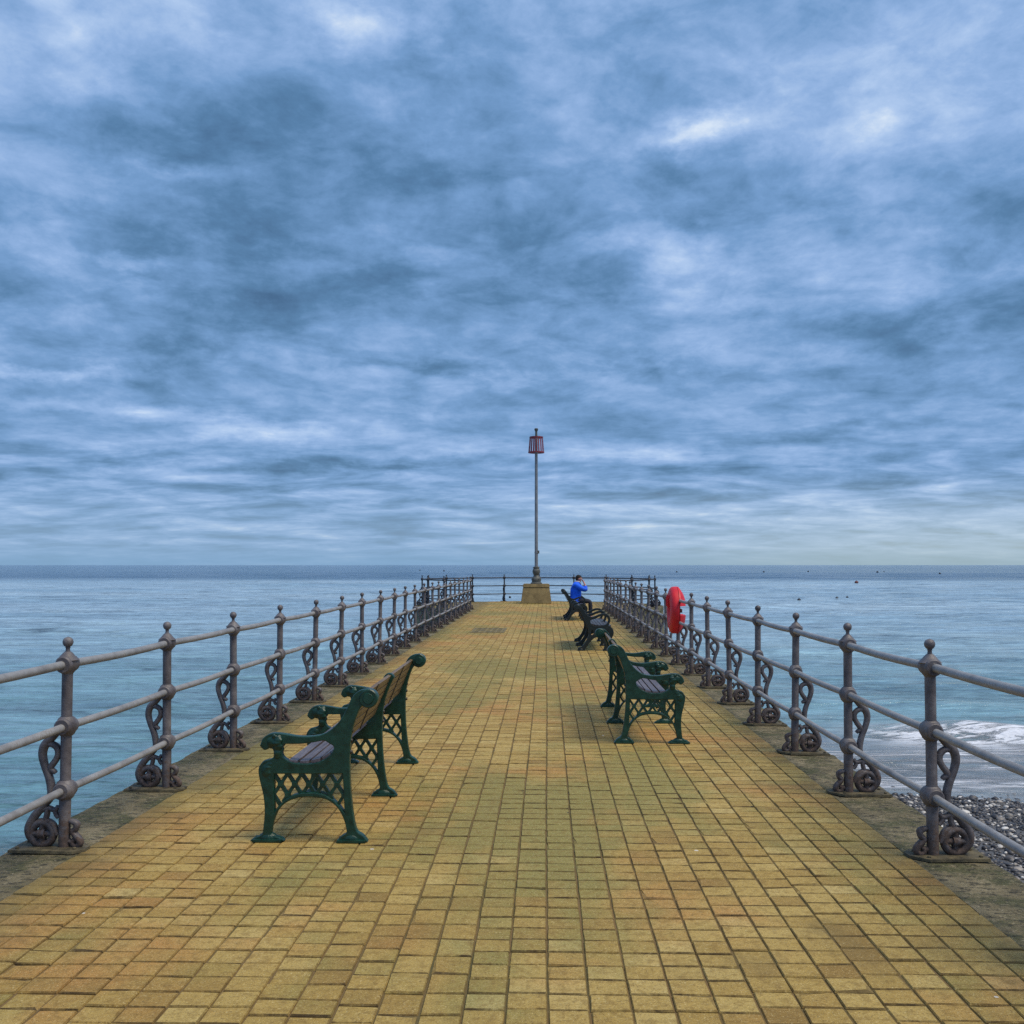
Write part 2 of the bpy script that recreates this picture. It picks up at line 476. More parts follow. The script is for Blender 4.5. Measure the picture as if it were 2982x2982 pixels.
# ------------------------------------------------------------------ pier body
pier = empty('pier', (0, 20, 0))
tag(pier, 'long straight concrete pier with a round head running out into the sea', 'pier')
def pier_part(name, bm, mat, **k):
    for v in bm.verts: v.co.y -= 20
    return bm_obj(name, bm, mat, pier, **k)

def outline(grow):
    x0, x1, r = EX0 - grow, EX1 + grow, HR + 0.34 + grow
    a0 = math.asin((x0 - HC.x)/r); a1 = math.asin((x1 - HC.x)/r)
    pts = [(x0, -9)]
    st = math.pi*2 - (math.pi - abs(a0)); en = math.pi - a1
    # angle measured from +Y, clockwise positive to +X ; left neck -> round the far side -> right neck
    A0 = -(math.pi - abs(a0)); A1 = math.pi - abs(a1)
    for k in range(73):
        a = A0 + (A1-A0)*k/72
        pts.append((HC.x + r*math.sin(a), HC.y + r*math.cos(a)))
    pts.append((x1, -9))
    return pts

bm = bmesh.new()
top = [bm.verts.new((x, y, -0.0085)) for x, y in outline(0)]
low = [bm.verts.new((x, y, -3.2)) for x, y in outline(0.12)]
bm.faces.new(list(reversed(top)))
n = len(top)
for i in range(n):
    j = (i+1) % n
    bm.faces.new((top[i], top[j], low[j], low[i]))
bmesh.ops.recalc_face_normals(bm, faces=bm.faces)
body = pier_part('pier_body', bm, M['concrete'], smooth=False)
body.data.materials.append(M['joint'])
for f in body.data.polygons:
    if f.normal.z > 0.9: f.material_index = 1

def margin(x0, x1, y0, y1, jag_side):
    bm = bmesh.new()
    nx, ny = 12, int((y1-y0)/0.06)
    g = []
    for j in range(ny+1):
        y = y0 + (y1-y0)*j/ny
        row = []
        for i in range(nx+1):
            f = i/nx
            x = x0 + (x1-x0)*f
            out = f if jag_side > 0 else 1-f
            h = mnoise.fractal(Vector((x*3.0, y*2.2, 1.7)), 0.8, 2.0, 5)*0.010
            h += mnoise.noise(Vector((x*9, y*7, 3)))*0.004
            z = -0.004 + h*(0.3 + 0.7*out)
            if out > 0.999:
                x += jag_side*mnoise.fractal(Vector((0, y*1.9, 5.1)), 0.8, 2.0, 5)*0.022
            if out < 0.001:
                x += mnoise.fractal(Vector((4, y*2.6, 8.1)), 0.8, 2.0, 4)*0.007
                z = -0.0028
            z = max(z, -0.0068)
            row.append(bm.verts.new((x, y, z)))
        g.append(row)
    for j in range(ny):
        for i in range(nx):
            bm.faces.new((g[j][i], g[j][i+1], g[j+1][i+1], g[j+1][i]))
    # outer skirt
    c = nx if jag_side > 0 else 0
    sk = [bm.verts.new((r[c].co.x + jag_side*0.012, r[c].co.y, -0.16)) for r in g]
    for j in range(ny):
        f = (g[j][c], sk[j], sk[j+1], g[j+1][c])
        bm.faces.new(f if jag_side > 0 else tuple(reversed(f)))
    bmesh.ops.recalc_face_normals(bm, faces=bm.faces)
    return bm
pier_part('edge_margin', margin(EX0-0.006, PX0+0.008, -9, 39.35, -1), M['concrete'])
pier_part('edge_margin', margin(PX1-0.008, EX1+0.006, -9, 39.35, 1), M['concrete'])
# ring margin of the head
bm = bmesh.new()
ring = []
seg = 150
for k in range(seg+1):
    a = R(-147.0) + R(294.0)*k/seg
    row = []
    for q in range(6):
        r = HR - 0.12 + 0.46*q/5
        h = mnoise.fractal(Vector((r*3, a*9, 2)), 0.8, 2, 4)*0.008
        row.append(bm.verts.new((HC.x + (r + (0.01 if q == 5 else 0))*math.sin(a), HC.y + (r + (0.01 if q == 5 else 0))*math.cos(a), -0.002+h)))
    row.append(bm.verts.new((HC.x+(HR+0.355)*math.sin(a), HC.y+(HR+0.355)*math.cos(a), -0.16)))
    ring.append(row)
for a, b in zip(ring[:-1], ring[1:]):
    for q in range(6):
        bm.faces.new((a[q], b[q], b[q+1], a[q+1]))
bmesh.ops.recalc_face_normals(bm, faces=bm.faces)
pier_part('edge_margin', bm, M['concrete'])

# ------------------------------------------------------------------ paving
def build_paving():
    ncol = 30
    cw = (PX1-PX0)/ncol
    verts, faces, tones, grimes = [], [], [], []
    # groups of neighbouring columns share their course lines
    groups = []; c = 0
    forced = {14: (2, 0.196)}   # the pair of columns laid with larger blocks
    while c < ncol:
        if c == 13: groups.append((13, 2, 0.196)); c += 2; continue
        k = min(random.choice([2, 3, 3, 4, 5]), (13-c) if c < 13 else ncol-c)
        groups.append((c, k, 0.147)); c += k
    def block(x0, x1, y0, y1, gi):
        b = len(verts)
        tl = [random.uniform(-0.0016, 0.0016) for _ in range(4)]
        lift = random.gauss(0, 0.0014)
        if random.random() < 0.03: lift -= random.uniform(0.002, 0.0045)
        j = lambda s=0.0022: random.uniform(-s, s)
        cs = [(x0, y0), (x1, y0), (x1, y1), (x0, y1)]
        cs = [(a+j(), b_+j()) for a, b_ in cs]
        ix, iy = 0.0040, 0.0062
        cx, cy = (x0+x1)/2, (y0+y1)/2
        for a, b_ in cs: verts.append((a, b_, -0.013))
        for a, b_ in cs: verts.append((a, b_, -0.0055+lift))
        for q, (a, b_) in enumerate(cs):
            verts.append((a + ix*(1 if a < cx else -1), b_ + iy*(1 if b_ < cy else -1), tl[q]+lift))
        if random.random() < 0.14:
            q = random.randrange(4); vx, vy, vz = verts[b+8+q]; k = random.uniform(0.006, 0.018)
            verts[b+8+q] = (vx + k*(1 if vx < cx else -1), vy + k*(1 if vy < cy else -1), vz-0.001)
        for q in range(4):
            q2 = (q+1) % 4
            faces.append((b+q, b+q2, b+4+q2, b+4+q))
            faces.append((b+4+q, b+4+q2, b+8+q2, b+8+q))
        faces.append((b+8, b+9, b+10, b+11))
        tn = (min(max(random.gauss(0.5, 0.22), 0), 1), random.random(), random.random())
        if random.random() < 0.02: tn = (random.choice([-0.25, 1.2]), random.choice([0, 1]), random.random())
        tones.extend([tn]*9)
        g0 = random.uniform(0.75, 1.0); g1 = random.uniform(0.25, 0.6)
        grimes.extend([g0, g0, g1, g1, g0, g0, g1, g1, 0.0])
    for (c0, k, pitch) in groups:
        y = -8.0 + random.uniform(0, pitch)
        drift = random.uniform(-0.004, 0.004)
        courses = []
        while y < 48.6:
            h = pitch*random.uniform(0.985, 1.02)
            courses.append((y, y+h)); y += h
        for ci in range(c0, c0+k):
            xa, xb = PX0+ci*cw, PX0+(ci+1)*cw
            off = random.choice([0, 0, 0, 0.006, -0.006])
            gx = 0.0038 + random.uniform(-0.0008, 0.0010)
            for (ya, yb) in courses:
                ym = (ya+yb)/2
                wob = 0.005*math.sin(ym*0.55+1.0) + 0.0022*mnoise.noise(Vector((ci*3.1, ym*0.8, 0)))
                if ym > 39.3 and (Vector(((xa+xb)/2, ym, 0))-HC).length > HR-0.12: continue
                block(xa+gx+wob, xb-gx+wob, ya+off+0.0040, yb+off-0.0040, c0)
    # the wings of the round head beyond the neck width
    x = PX0 - cw
    for side in (-1, 1):
        for q in range(1, 18):
            xa = PX0 - q*cw if side < 0 else PX1 + (q-1)*cw
            xb = xa + cw
            y = HC.y - HR + random.uniform(0, 0.15)
            while y < HC.y + HR:
                ym = y+0.0735
                if (Vector(((xa+xb)/2, ym, 0))-HC).length < HR-0.14 and not (ym < 39.45 and EX0-0.1 < (xa+xb)/2 < EX1+0.1):
                    block(xa+0.0055, xb-0.0055, y+0.0032, y+0.147-0.0032, 0)
                y += 0.147
    me = bpy.data.meshes.new('pavement')
    me.from_pydata(verts, [], faces)
    at = me.attributes.new('tone', 'FLOAT_VECTOR', 'FACE')
    at.data.foreach_set('vector', np.array(tones, dtype=np.float32).ravel())
    at = me.attributes.new('grime', 'FLOAT', 'FACE')
    at.data.foreach_set('value', np.array(grimes, dtype=np.float32))
    me.update()
    o = mesh_obj('pavement', me, M['pavers'])
    tag(o, kind='structure')
build_paving()

# inspection cover set in the paving
cov = empty('inspection_cover', (-1.48, 26.7, 0))
tag(cov, 'dark rectangular inspection cover set into the yellow paving', 'cover')
bm = bmesh.new()
for (c, s) in (((-0.41, 0, 0.004), (0.05, 2.0, 0.012)), ((0.41, 0, 0.004), (0.05, 2.0, 0.012)), ((0, -0.975, 0.004), (0.77, 0.05, 0.012)), ((0, 0.975, 0.004), (0.77, 0.05, 0.012))):
    add_box(bm, c, s, bevel=0.002)
bm_obj('cover_frame', bm, M['cover'], cov)
for yy in (-0.475, 0.475):
    bm = bmesh.new(); add_box(bm, (0, yy, 0.003), (0.76, 0.935, 0.008), bevel=0.002)
    for i in range(5):
        for j in range(6):
            add_box(bm, (-0.28+0.14*i, yy-0.36+0.145*j, 0.008), (0.09, 0.03, 0.004))
    bm_obj('cover_plate', bm, M['cover'], cov)

# ------------------------------------------------------------------ railings
def post_meshes():
    bm = bmesh.new()
    sh = [(0.034, 0.006), (0.034, 0.30), (0.0315, 0.31), (0.0315, 1.05)]
    add_lathe(bm, sh, 18)
    post = bm
    # domed cap under the finial
    add_lathe(bm, [(0.030, 1.045), (0.052, 1.075), (0.060, 1.105), (0.058, 1.125), (0.066, 1.131), (0.060, 1.137), (0.046, 1.150), (0.034, 1.165), (0.022, 1.178), (0.014, 1.182)], 20)
    for z in (0.355, 0.735):
        add_lathe(bm, [(0.034, z-0.058), (0.047, z-0.046), (0.058, z-0.022), (0.060, z), (0.058, z+0.022), (0.047, z+0.046), (0.034, z+0.058)], 20, cap=False)
    # bosses where the rails pass through (lip rings either side)
    for z in (0.355, 0.735, 1.105):
        for s in (-1, 1):
            m = Matrix.Translation((0, s*0.054, z)) @ Matrix.Rotation(R(90)*(-s), 4, 'X')
            add_lathe(bm, [(0.050, -0.03), (0.052, -0.006), (0.050, 0.004), (0.043, 0.010), (0.030, 0.010)], 18, m)
    me = bpy.data.meshes.new('post'); bm.normal_update(); bm.to_mesh(me); bm.free(); shade(me, True, 38)
    # finial
    bm = bmesh.new()
    add_lathe(bm, [(0.016, 1.176), (0.013, 1.190), (0.012, 1.200), (0.016, 1.205), (0.013, 1.209), (0.022, 1.214), (0.029, 1.226), (0.0315, 1.238), (0.029, 1.250), (0.022, 1.261), (0.011, 1.267), (0.002, 1.269)], 18)
    fin = bpy.data.meshes.new('finial'); bm.normal_update(); bm.to_mesh(fin); bm.free(); shade(fin, True, 50)
    # base plate, inner corners cut off
    bm = bmesh.new()
    pl = [(-0.15, -0.02), (-0.15, 0.06), (-0.10, 0.11), (0.29, 0.11), (0.29, -0.11), (-0.06, -0.11)]
    a = [bm.verts.new((x, y, 0.002)) for x, y in pl]; b = [bm.verts.new((x*0.99, y*0.98, 0.018)) for x, y in pl]
    bm.faces.new(a); bm.faces.new(list(reversed(b)))
    for i in range(len(pl)):
        j = (i+1) % len(pl); bm.faces.new((a[i], b[i], b[j], a[j]))
    for (x, y) in ((-0.09, 0.06), (0.25, 0.07), (0.25, -0.07), (-0.05, -0.07)):
        add_lathe(bm, [(0.012, 0.016), (0.012, 0.027), (0.006, 0.030)], 6, Matrix.Translation((x, y, 0)))
    bmesh.ops.recalc_face_normals(bm, faces=bm.faces)
    plate = bpy.data.meshes.new('base_plate'); bm.to_mesh(plate); bm.free()
    # scroll stay: S bar, teardrop loop, pierced wheel, inner curl
    cu = bpy.data.curves.new('stay', 'CURVE'); cu.dimensions = '3D'; cu.bevel_depth = 0.0205; cu.bevel_resolution = 2; cu.use_fill_caps = True
    def sp(pts, rad, closed=False):
        q = smooth_poly(pts, 4, closed)
        s = cu.splines.new('POLY'); s.points.add(len(q)-1)
        nq = len(q)
        for i, p in enumerate(q):
            s.points[i].co = (p[0], 0, p[1], 1)
            f = i/(nq-1)
            s.points[i].radius = rad if not isinstance(rad, (list, tuple)) else float(np.interp(f, np.linspace(0, 1, len(rad)), rad))
        s.use_cyclic_u = closed
    sp([(0.045, 0.705), (0.085, 0.665), (0.128, 0.620), (0.142, 0.565), (0.128, 0.50), (0.102, 0.435), (0.086, 0.37), (0.088, 0.31), (0.130, 0.255), (0.182, 0.195), (0.212, 0.13), (0.205, 0.075), (0.165, 0.028)], [0.9, 1.2, 1.35, 1.2, 1.1, 1.15, 1.2, 1.15, 1.1, 1.3, 1.45, 1.3, 1.0])
    sp([(0.128, 0.615), (0.095, 0.628), (0.058, 0.610), (0.045, 0.575), (0.058, 0.535), (0.088, 0.492), (0.098, 0.46)], [0.9, 1.0, 1.0, 0.95, 0.95, 1.0, 0.8])
    sp([(0.092, 0.475), (0.070, 0.462), (0.060, 0.452)], [0.9, 0.8, 0.6])
    sp([(0.035, 0.600), (0.05, 0.575), (0.035, 0.56)], 0.8)
    sp([(0.150, 0.225), (0.105, 0.245), (0.060, 0.232), (0.040, 0.255)], [0.9, 0.8, 0.8, 0.7])
    sp([(0.105, 0.240), (0.108, 0.205), (0.118, 0.170)], 0.85)
    sp([(0.060, 0.232), (0.050, 0.205), (0.036, 0.19)], 0.75)
    sp([(0.118, 0.172), (0.075, 0.150), (0.052, 0.105), (0.040, 0.085)], [0.9, 1.0, 1.0, 0.9])
    cx, cz, rr = 0.132, 0.093, 0.066
    sp([(cx+rr*math.cos(k*math.pi/6), cz+rr*math.sin(k*math.pi/6)) for k in range(12)], 1.2, True)
    for k in range(4):
        a = k*math.pi/2
        sp([(cx+0.012*math.cos(a), cz+0.012*math.sin(a)), (cx+0.06*math.cos(a), cz+0.06*math.sin(a))], 1.05)
    sp([(cx-0.02, cz), (cx, cz), (cx+0.02, cz)], 1.6)
    # small curl on the walkway side
    sp([(-0.028, 0.17), (-0.052, 0.165), (-0.075, 0.15), (-0.066, 0.118), (-0.046, 0.108)], [0.6, 0.9, 1.0, 0.9, 0.8])
    sp([(-0.046, 0.112), (-0.064, 0.088), (-0.088, 0.064), (-0.098, 0.040), (-0.080, 0.022), (-0.056, 0.028), (-0.052, 0.05), (-0.068, 0.056)], [0.8, 1.0, 1.0, 1.0, 0.9, 0.85, 0.8, 0.7])
    sp([(-0.03, 0.05), (-0.05, 0.045)], 0.8)
    o = bpy.data.objects.new('stay', cu); COL.objects.link(o)
    stay = eval_mesh(o); bpy.data.objects.remove(o); shade(stay, True, 60)
    stay.transform(Matrix.Diagonal((1, 1.25, 1, 1)))
    return me, fin, plate, stay
P_POST, P_FIN, P_PLATE, P_STAY = post_meshes()
for m_ in (P_POST, P_FIN, P_STAY):
    m_.materials.clear(); m_.materials.append(M['iron'])
P_PLATE.materials.clear(); P_PLATE.materials.append(M['plate'])

def add_post(root, x, y, rz, dark=None):
    p = mesh_obj('post', dark[0] if dark else P_POST, None, root)
    p.location = (x, y, 0); p.rotation_euler = (random.gauss(0, 0.009), random.gauss(0, 0.009), rz + random.gauss(0, 0.02))
    for nm, me in zip(('finial', 'base_plate', 'scroll_bracket'), dark[1:] if dark else (P_FIN, P_PLATE, P_STAY)):
        mesh_obj(nm, me, None, p)
    return p

def side_railing(label, x, outward):
    root = empty('pier_railing', (x, 20, 0))
    tag(root, label, 'railing', 'iron railings of the pier')
    for n in range(-4, NP):
        add_post(root, random.gauss(0, 0.004), Y0+DY*n-20, 0.0 if outward > 0 else math.pi)
    ya, yb = Y0-DY*4.6-20, Y0+DY*(NP-1)-20
    for z, r in ((0.355, 0.0235), (0.735, 0.0240), (1.105, 0.0250)):
        bm = bmesh.new()
        pts = []
        N = int((yb-ya)/0.2)
        for i in range(N+1):
            y = ya+(yb-ya)*i/N
            s = math.sin(math.pi*((y+20-Y0)/DY % 1.0))
            pts.append((0.007*mnoise.noise(Vector((y*0.4, z*3, x))), y, z - 0.009*s + 0.006*mnoise.noise(Vector((y*0.5, z*9, 2)))))
        add_tube(bm, pts, r, 14)
        bm_obj('rail', bm, M['rail'], root, angle=60)
    return root
side_railing('grey iron railing along the left side of the pier, behind the lone bench', LX, -1)
side_railing('grey iron railing along the right side of the pier, carrying the red lifebuoy housing', RX, 1)

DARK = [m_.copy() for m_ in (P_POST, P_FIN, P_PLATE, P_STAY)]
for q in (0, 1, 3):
    DARK[q].materials.clear(); DARK[q].materials.append(M['silhouette_iron'])
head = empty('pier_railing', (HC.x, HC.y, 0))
tag(head, 'curved railing, coloured dark as a silhouette, round the far head of the pier, behind the beacon', 'railing', 'iron railings of the pier')
angs = [-131, -114, -97, -77.6, -58.2, -38.8, -19.4, 0, 19.4, 38.8, 58.2, 77.6, 97, 114, 131]
yc = Y0+DY*(NP-1)
knots = [(LX-HC.x, yc-HC.y)]
for a in angs:
    x, y = HR*math.sin(R(a)), HR*math.cos(R(a))
    knots.append((x, y))
    # outward normal direction -> post local +x
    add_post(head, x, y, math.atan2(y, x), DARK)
knots.append((RX-HC.x, yc-HC.y))
for z, r in ((0.355, 0.0235), (0.735, 0.0240), (1.105, 0.0250)):
    bm = bmesh.new()
    for (x1, y1), (x2, y2) in zip(knots[:-1], knots[1:]):
        add_tube(bm, [(x1, y1, z), ((x1+x2)/2, (y1+y2)/2, z-0.004), (x2, y2, z)], r, 12)
    bm_obj('rail', bm, M['silhouette_iron'], head, angle=60)

# ------------------------------------------------------------------ benches
def zc(pts):   # picture read-off of the near end frame -> metres (d from the front, z)
    return [((x-180)*0.000716, (1782-y)*0.000716) for x, y in pts]

A_HEAD = [(385, 1752), (300, 1722), (296, 1690), (304, 1640), (318, 1590), (352, 1515), (410, 1455), (480, 1418), (560, 1399), (660, 1396), (760, 1414), (830, 1454), (882, 1510), (920, 1585), (940, 1655), (942, 1700), (905, 1722), (876, 1752), (872, 1780), (1108, 1780), (1108, 1748), (1080, 1716), (1038, 1690), (1018, 1640), (1002, 1560), (986, 1440), (974, 1300), (968, 1150), (970, 1000), (984, 860), (1012, 750), (1045, 660)]
A_SCROLL = [(1072, 620), (1090, 600), (1110, 622), (1148, 632), (1182, 610), (1196, 565), (1184, 515), (1150, 485), (1105, 474), (1060, 482), (1012, 512), (975, 565)]
A_PLAIN = [(1078, 590), (1092, 560), (1070, 530), (1030, 520), (992, 545)]
A_REST = [(942, 640), (900, 718), (835, 795), (745, 856), (640, 878), (520, 878), (430, 864), (370, 856), (310, 853), (260, 866), (216, 900), (198, 945), (194, 965), (236, 1000), (280, 976), (308, 1000), (312, 1050), (285, 1075), (232, 1090), (192, 1130), (180, 1185), (198, 1280), (224, 1385), (236, 1500), (232, 1600), (222, 1690), (210, 1722), (140, 1752), (132, 1780), (385, 1780)]
A_WIN = [(398, 950), (480, 946), (570, 942), (680, 926), (745, 915), (790, 938), (830, 965), (822, 1005), (790, 1045), (705, 1096), (600, 1112), (490, 1106), (440, 1086), (392, 1052), (384, 1005)]
A_LAT = [(318, 1200), (620, 1200), (910, 1196), (918, 1350), (926, 1525), (885, 1472), (832, 1420), (760, 1376), (660, 1356), (560, 1360), (480, 1380), (410, 1420), (352, 1478), (322, 1520), (316, 1360)]

def lattice_bm():
    reg = zc(A_LAT)
    bm = bmesh.new()
    def clip(c, s):
        N = 140; seg = []; cur = None
        for i in range(N+1):
            tt = -0.22 + 0.44*i/N
            p = (c + tt*0.6, 0.351 + s*tt)
            if in_poly(p, reg):
                if cur is None: cur = [p, p]
                cur[1] = p
            elif cur: seg.append(cur); cur = None
        if cur: seg.append(cur)
        for a, b in seg:
            if (Vector(a)-Vector(b)).length < 0.006: continue
            d = (Vector(b)-Vector(a)).normalized()*0.008
            a = Vector(a)-d; b = Vector(b)+d
            mid = (a+b)/2; L = (b-a).length
            ang = math.atan2(b.y-a.y, b.x-a.x)
            add_box(bm, (mid.x, 0, mid.y), (L, 0.028 if s > 0 else 0.024, 0.0205), Matrix.Rotation(-ang, 3, 'Y'))
    cs = [0.135+0.0875*k for k in range(-3, 9)]
    for c in cs:
        clip(c, 0.9); clip(c, -0.9)
    for c in cs:
        for (dx, dz) in ((0, 0.351), (0.04375, 0.2854), (0.04375, 0.4166), (0, 0.22)):
            if in_poly((c+dx, dz), reg):
                add_box(bm, (c+dx, 0, dz), (0.034, 0.036, 0.034), bevel=0.005)
    return bm

def lion_mesh():
    bm = bmesh.new()
    add_ball(bm, (0.085, 0, 0.612), (0.050, 0.036, 0.048))           # skull
    add_ball(bm, (0.038, 0, 0.594), (0.032, 0.022, 0.022))           # muzzle
    add_ball(bm, (0.020, 0, 0.603), (0.012, 0.013, 0.010))           # nose
    add_ball(bm, (0.040, 0, 0.572), (0.022, 0.016, 0.012))           # jaw
    add_ball(bm, (0.058, 0.016, 0.628), (0.016, 0.012, 0.010)); add_ball(bm, (0.058, -0.016, 0.628), (0.016, 0.012, 0.010))   # brows
    add_ball(bm, (0.098, 0.030, 0.650), (0.012, 0.010, 0.013)); add_ball(bm, (0.098, -0.030, 0.650), (0.012, 0.010, 0.013))   # ears
    for k in range(16):                                              # mane locks
        a = 2*math.pi*k/16
        add_ball(bm, (0.118+0.008*(k % 2), 0.034*math.cos(a), 0.605+0.046*math.sin(a)), (0.028, 0.014, 0.016))
    for k in range(10):
        a = 2*math.pi*k/10
        add_ball(bm, (0.118, 0.026*math.cos(a), 0.545+0.03*math.sin(a)), (0.024, 0.014, 0.022))
    o = bm_obj('lion', bm, M['green'])
    rm = o.modifiers.new('r', 'REMESH'); rm.mode = 'VOXEL'; rm.voxel_size = 0.0045
    sm = o.modifiers.new('s', 'SMOOTH'); sm.iterations = 2; sm.factor = 0.4
    me = eval_mesh(o); bpy.data.objects.remove(o)
    me.shade_smooth()
    return me

FA_END = plate_mesh('frame', [smooth_poly(zc(A_HEAD+A_SCROLL+A_REST), 3), smooth_poly(zc(A_WIN), 3), smooth_poly(zc(A_LAT), 1)], 0.052, 0.006)
FA_MID = plate_mesh('frame', [smooth_poly(zc(A_HEAD+A_PLAIN+A_REST), 3), smooth_poly(zc(A_WIN), 3), smooth_poly(zc(A_LAT), 1)], 0.044, 0.006)
LION = lion_mesh()
bm = lattice_bm()
LATT = bpy.data.meshes.new('lattice'); bm.to_mesh(LATT); bm.free()
# knee leaf, scroll boss and foot pads thicken the casting
bm = bmesh.new()
p_ = zc([(1130, 552)])[0]
add_lathe(bm, [(0.052, -0.034), (0.058, -0.028), (0.058, 0.028), (0.052, 0.034)], 26, Matrix.Translation((p_[0], 0, p_[1])) @ Matrix.Rotation(R(90), 4, 'X'))
add_lathe(bm, [(0.030, -0.042), (0.034, -0.036), (0.034, 0.036), (0.030, 0.042)], 20, Matrix.Translation((p_[0], 0, p_[1])) @ Matrix.Rotation(R(90), 4, 'X'))
SCROLL = bpy.data.meshes.new('scroll'); bm.normal_update(); bm.to_mesh(SCROLL); bm.free(); shade(SCROLL, True, 40)
def foot_mesh(d):
    bm = bmesh.new()
    add_box(bm, (d, 0, 0.010), (0.175, 0.085, 0.018), bevel=0.004)
    add_ball(bm, (d, 0, 0.020), (0.062, 0.036, 0.038))
    for s in (-0.068, 0.068):
        add_lathe(bm, [(0.013, 0.016), (0.013, 0.030), (0.007, 0.034)], 6, Matrix.Translation((d+s, 0, 0)))
    me = bpy.data.meshes.new('foot'); bm.normal_update(); bm.to_mesh(me); bm.free(); shade(me, True, 40)
    return me
FOOT_F, FOOT_R = foot_mesh(0.058), foot_mesh(0.578)
bm = bmesh.new()
add_ball(bm, (0.048, 0, 0.435), (0.046, 0.034, 0.066))
add_ball(bm, (0.070, 0, 0.475), (0.040, 0.031, 0.030))
for k in range(4):
    add_ball(bm, (0.060+0.004*k, 0, 0.455-0.034*k), (0.036-0.005*k, 0.038-0.003*k, 0.012), 10, 6)
o_ = bm_obj('knee', bm, M['green'])
rm = o_.modifiers.new('r', 'REMESH'); rm.mode = 'VOXEL'; rm.voxel_size = 0.006
KNEE = eval_mesh(o_); bpy.data.objects.remove(o_); KNEE.shade_smooth()

# second pattern (the two far benches on the right): looped arms and swept legs
B_OUT = [(.71, .915), (.755, .895), (.768, .855), (.745, .818), (.705, .815), (.675, .80), (.62, .70), (.56, .58), (.505, .46), (.485, .37), (.50, .28), (.555, .165), (.625, .085), (.69, .06), (.70, .03), (.695, .0), (.565, .0), (.55, .04), (.50, .115), (.44, .19), (.38, .245), (.32, .265), (.25, .255), (.195, .195), (.175, .11), (.185, .05), (.20, .0), (.06, .0), (.065, .04), (.095, .09), (.095, .16), (.045, .225), (.005, .29), (-.012, .36), (.005, .43), (.05, .475), (.09, .50), (.065, .56), (.055, .63), (.085, .70), (.15, .738), (.24, .735), (.33, .70), (.41, .672), (.485, .69), (.545, .75), (.60, .84), (.65, .90)]
B_WIN = [(.135, .53), (.105, .585), (.105, .64), (.14, .685), (.19, .695), (.27, .675), (.35, .635), (.425, .615), (.45, .58), (.425, .52), (.35, .49), (.24, .495)]
def circ(cx, cz, rx, rz, n=14):
    return [(cx+rx*math.cos(2*math.pi*k/n), cz+rz*math.sin(2*math.pi*k/n)) for k in range(n)]
FB = plate_mesh('frame', [smooth_poly(B_OUT, 3), smooth_poly(B_WIN, 3), circ(.12, .36, .035, .05), circ(.22, .37, .035, .045), circ(.32, .37, .035, .045), circ(.415, .36, .03, .05)], 0.050, 0.006)
bm = bmesh.new()
add_lathe(bm, [(0.046, -0.034), (0.052, -0.028), (0.052, 0.028), (0.046, 0.034)], 24, Matrix.Translation((.712, 0, .862)) @ Matrix.Rotation(R(90), 4, 'X'))
SCROLL_B = bpy.data.meshes.new('scroll'); bm.normal_update(); bm.to_mesh(SCROLL_B); bm.free(); shade(SCROLL_B, True, 40)
def foot_b(d):
    bm = bmesh.new(); add_box(bm, (d, 0, 0.009), (0.13, 0.10, 0.016), bevel=0.004); add_ball(bm, (d, 0, 0.022), (0.05, 0.036, 0.03))
    me = bpy.data.meshes.new('foot'); bm.normal_update(); bm.to_mesh(me); bm.free(); shade(me, True, 40); return me
FB_F, FB_R = foot_b(.13), foot_b(.635)

def slat_bm(d, z, wid, ang, thick, length):
    bm = bmesh.new()
    add_box(bm, (d, 0, z), (wid, length, thick), Matrix.Rotation(-ang, 3, 'Y'), bevel=0.0025)
    return bm

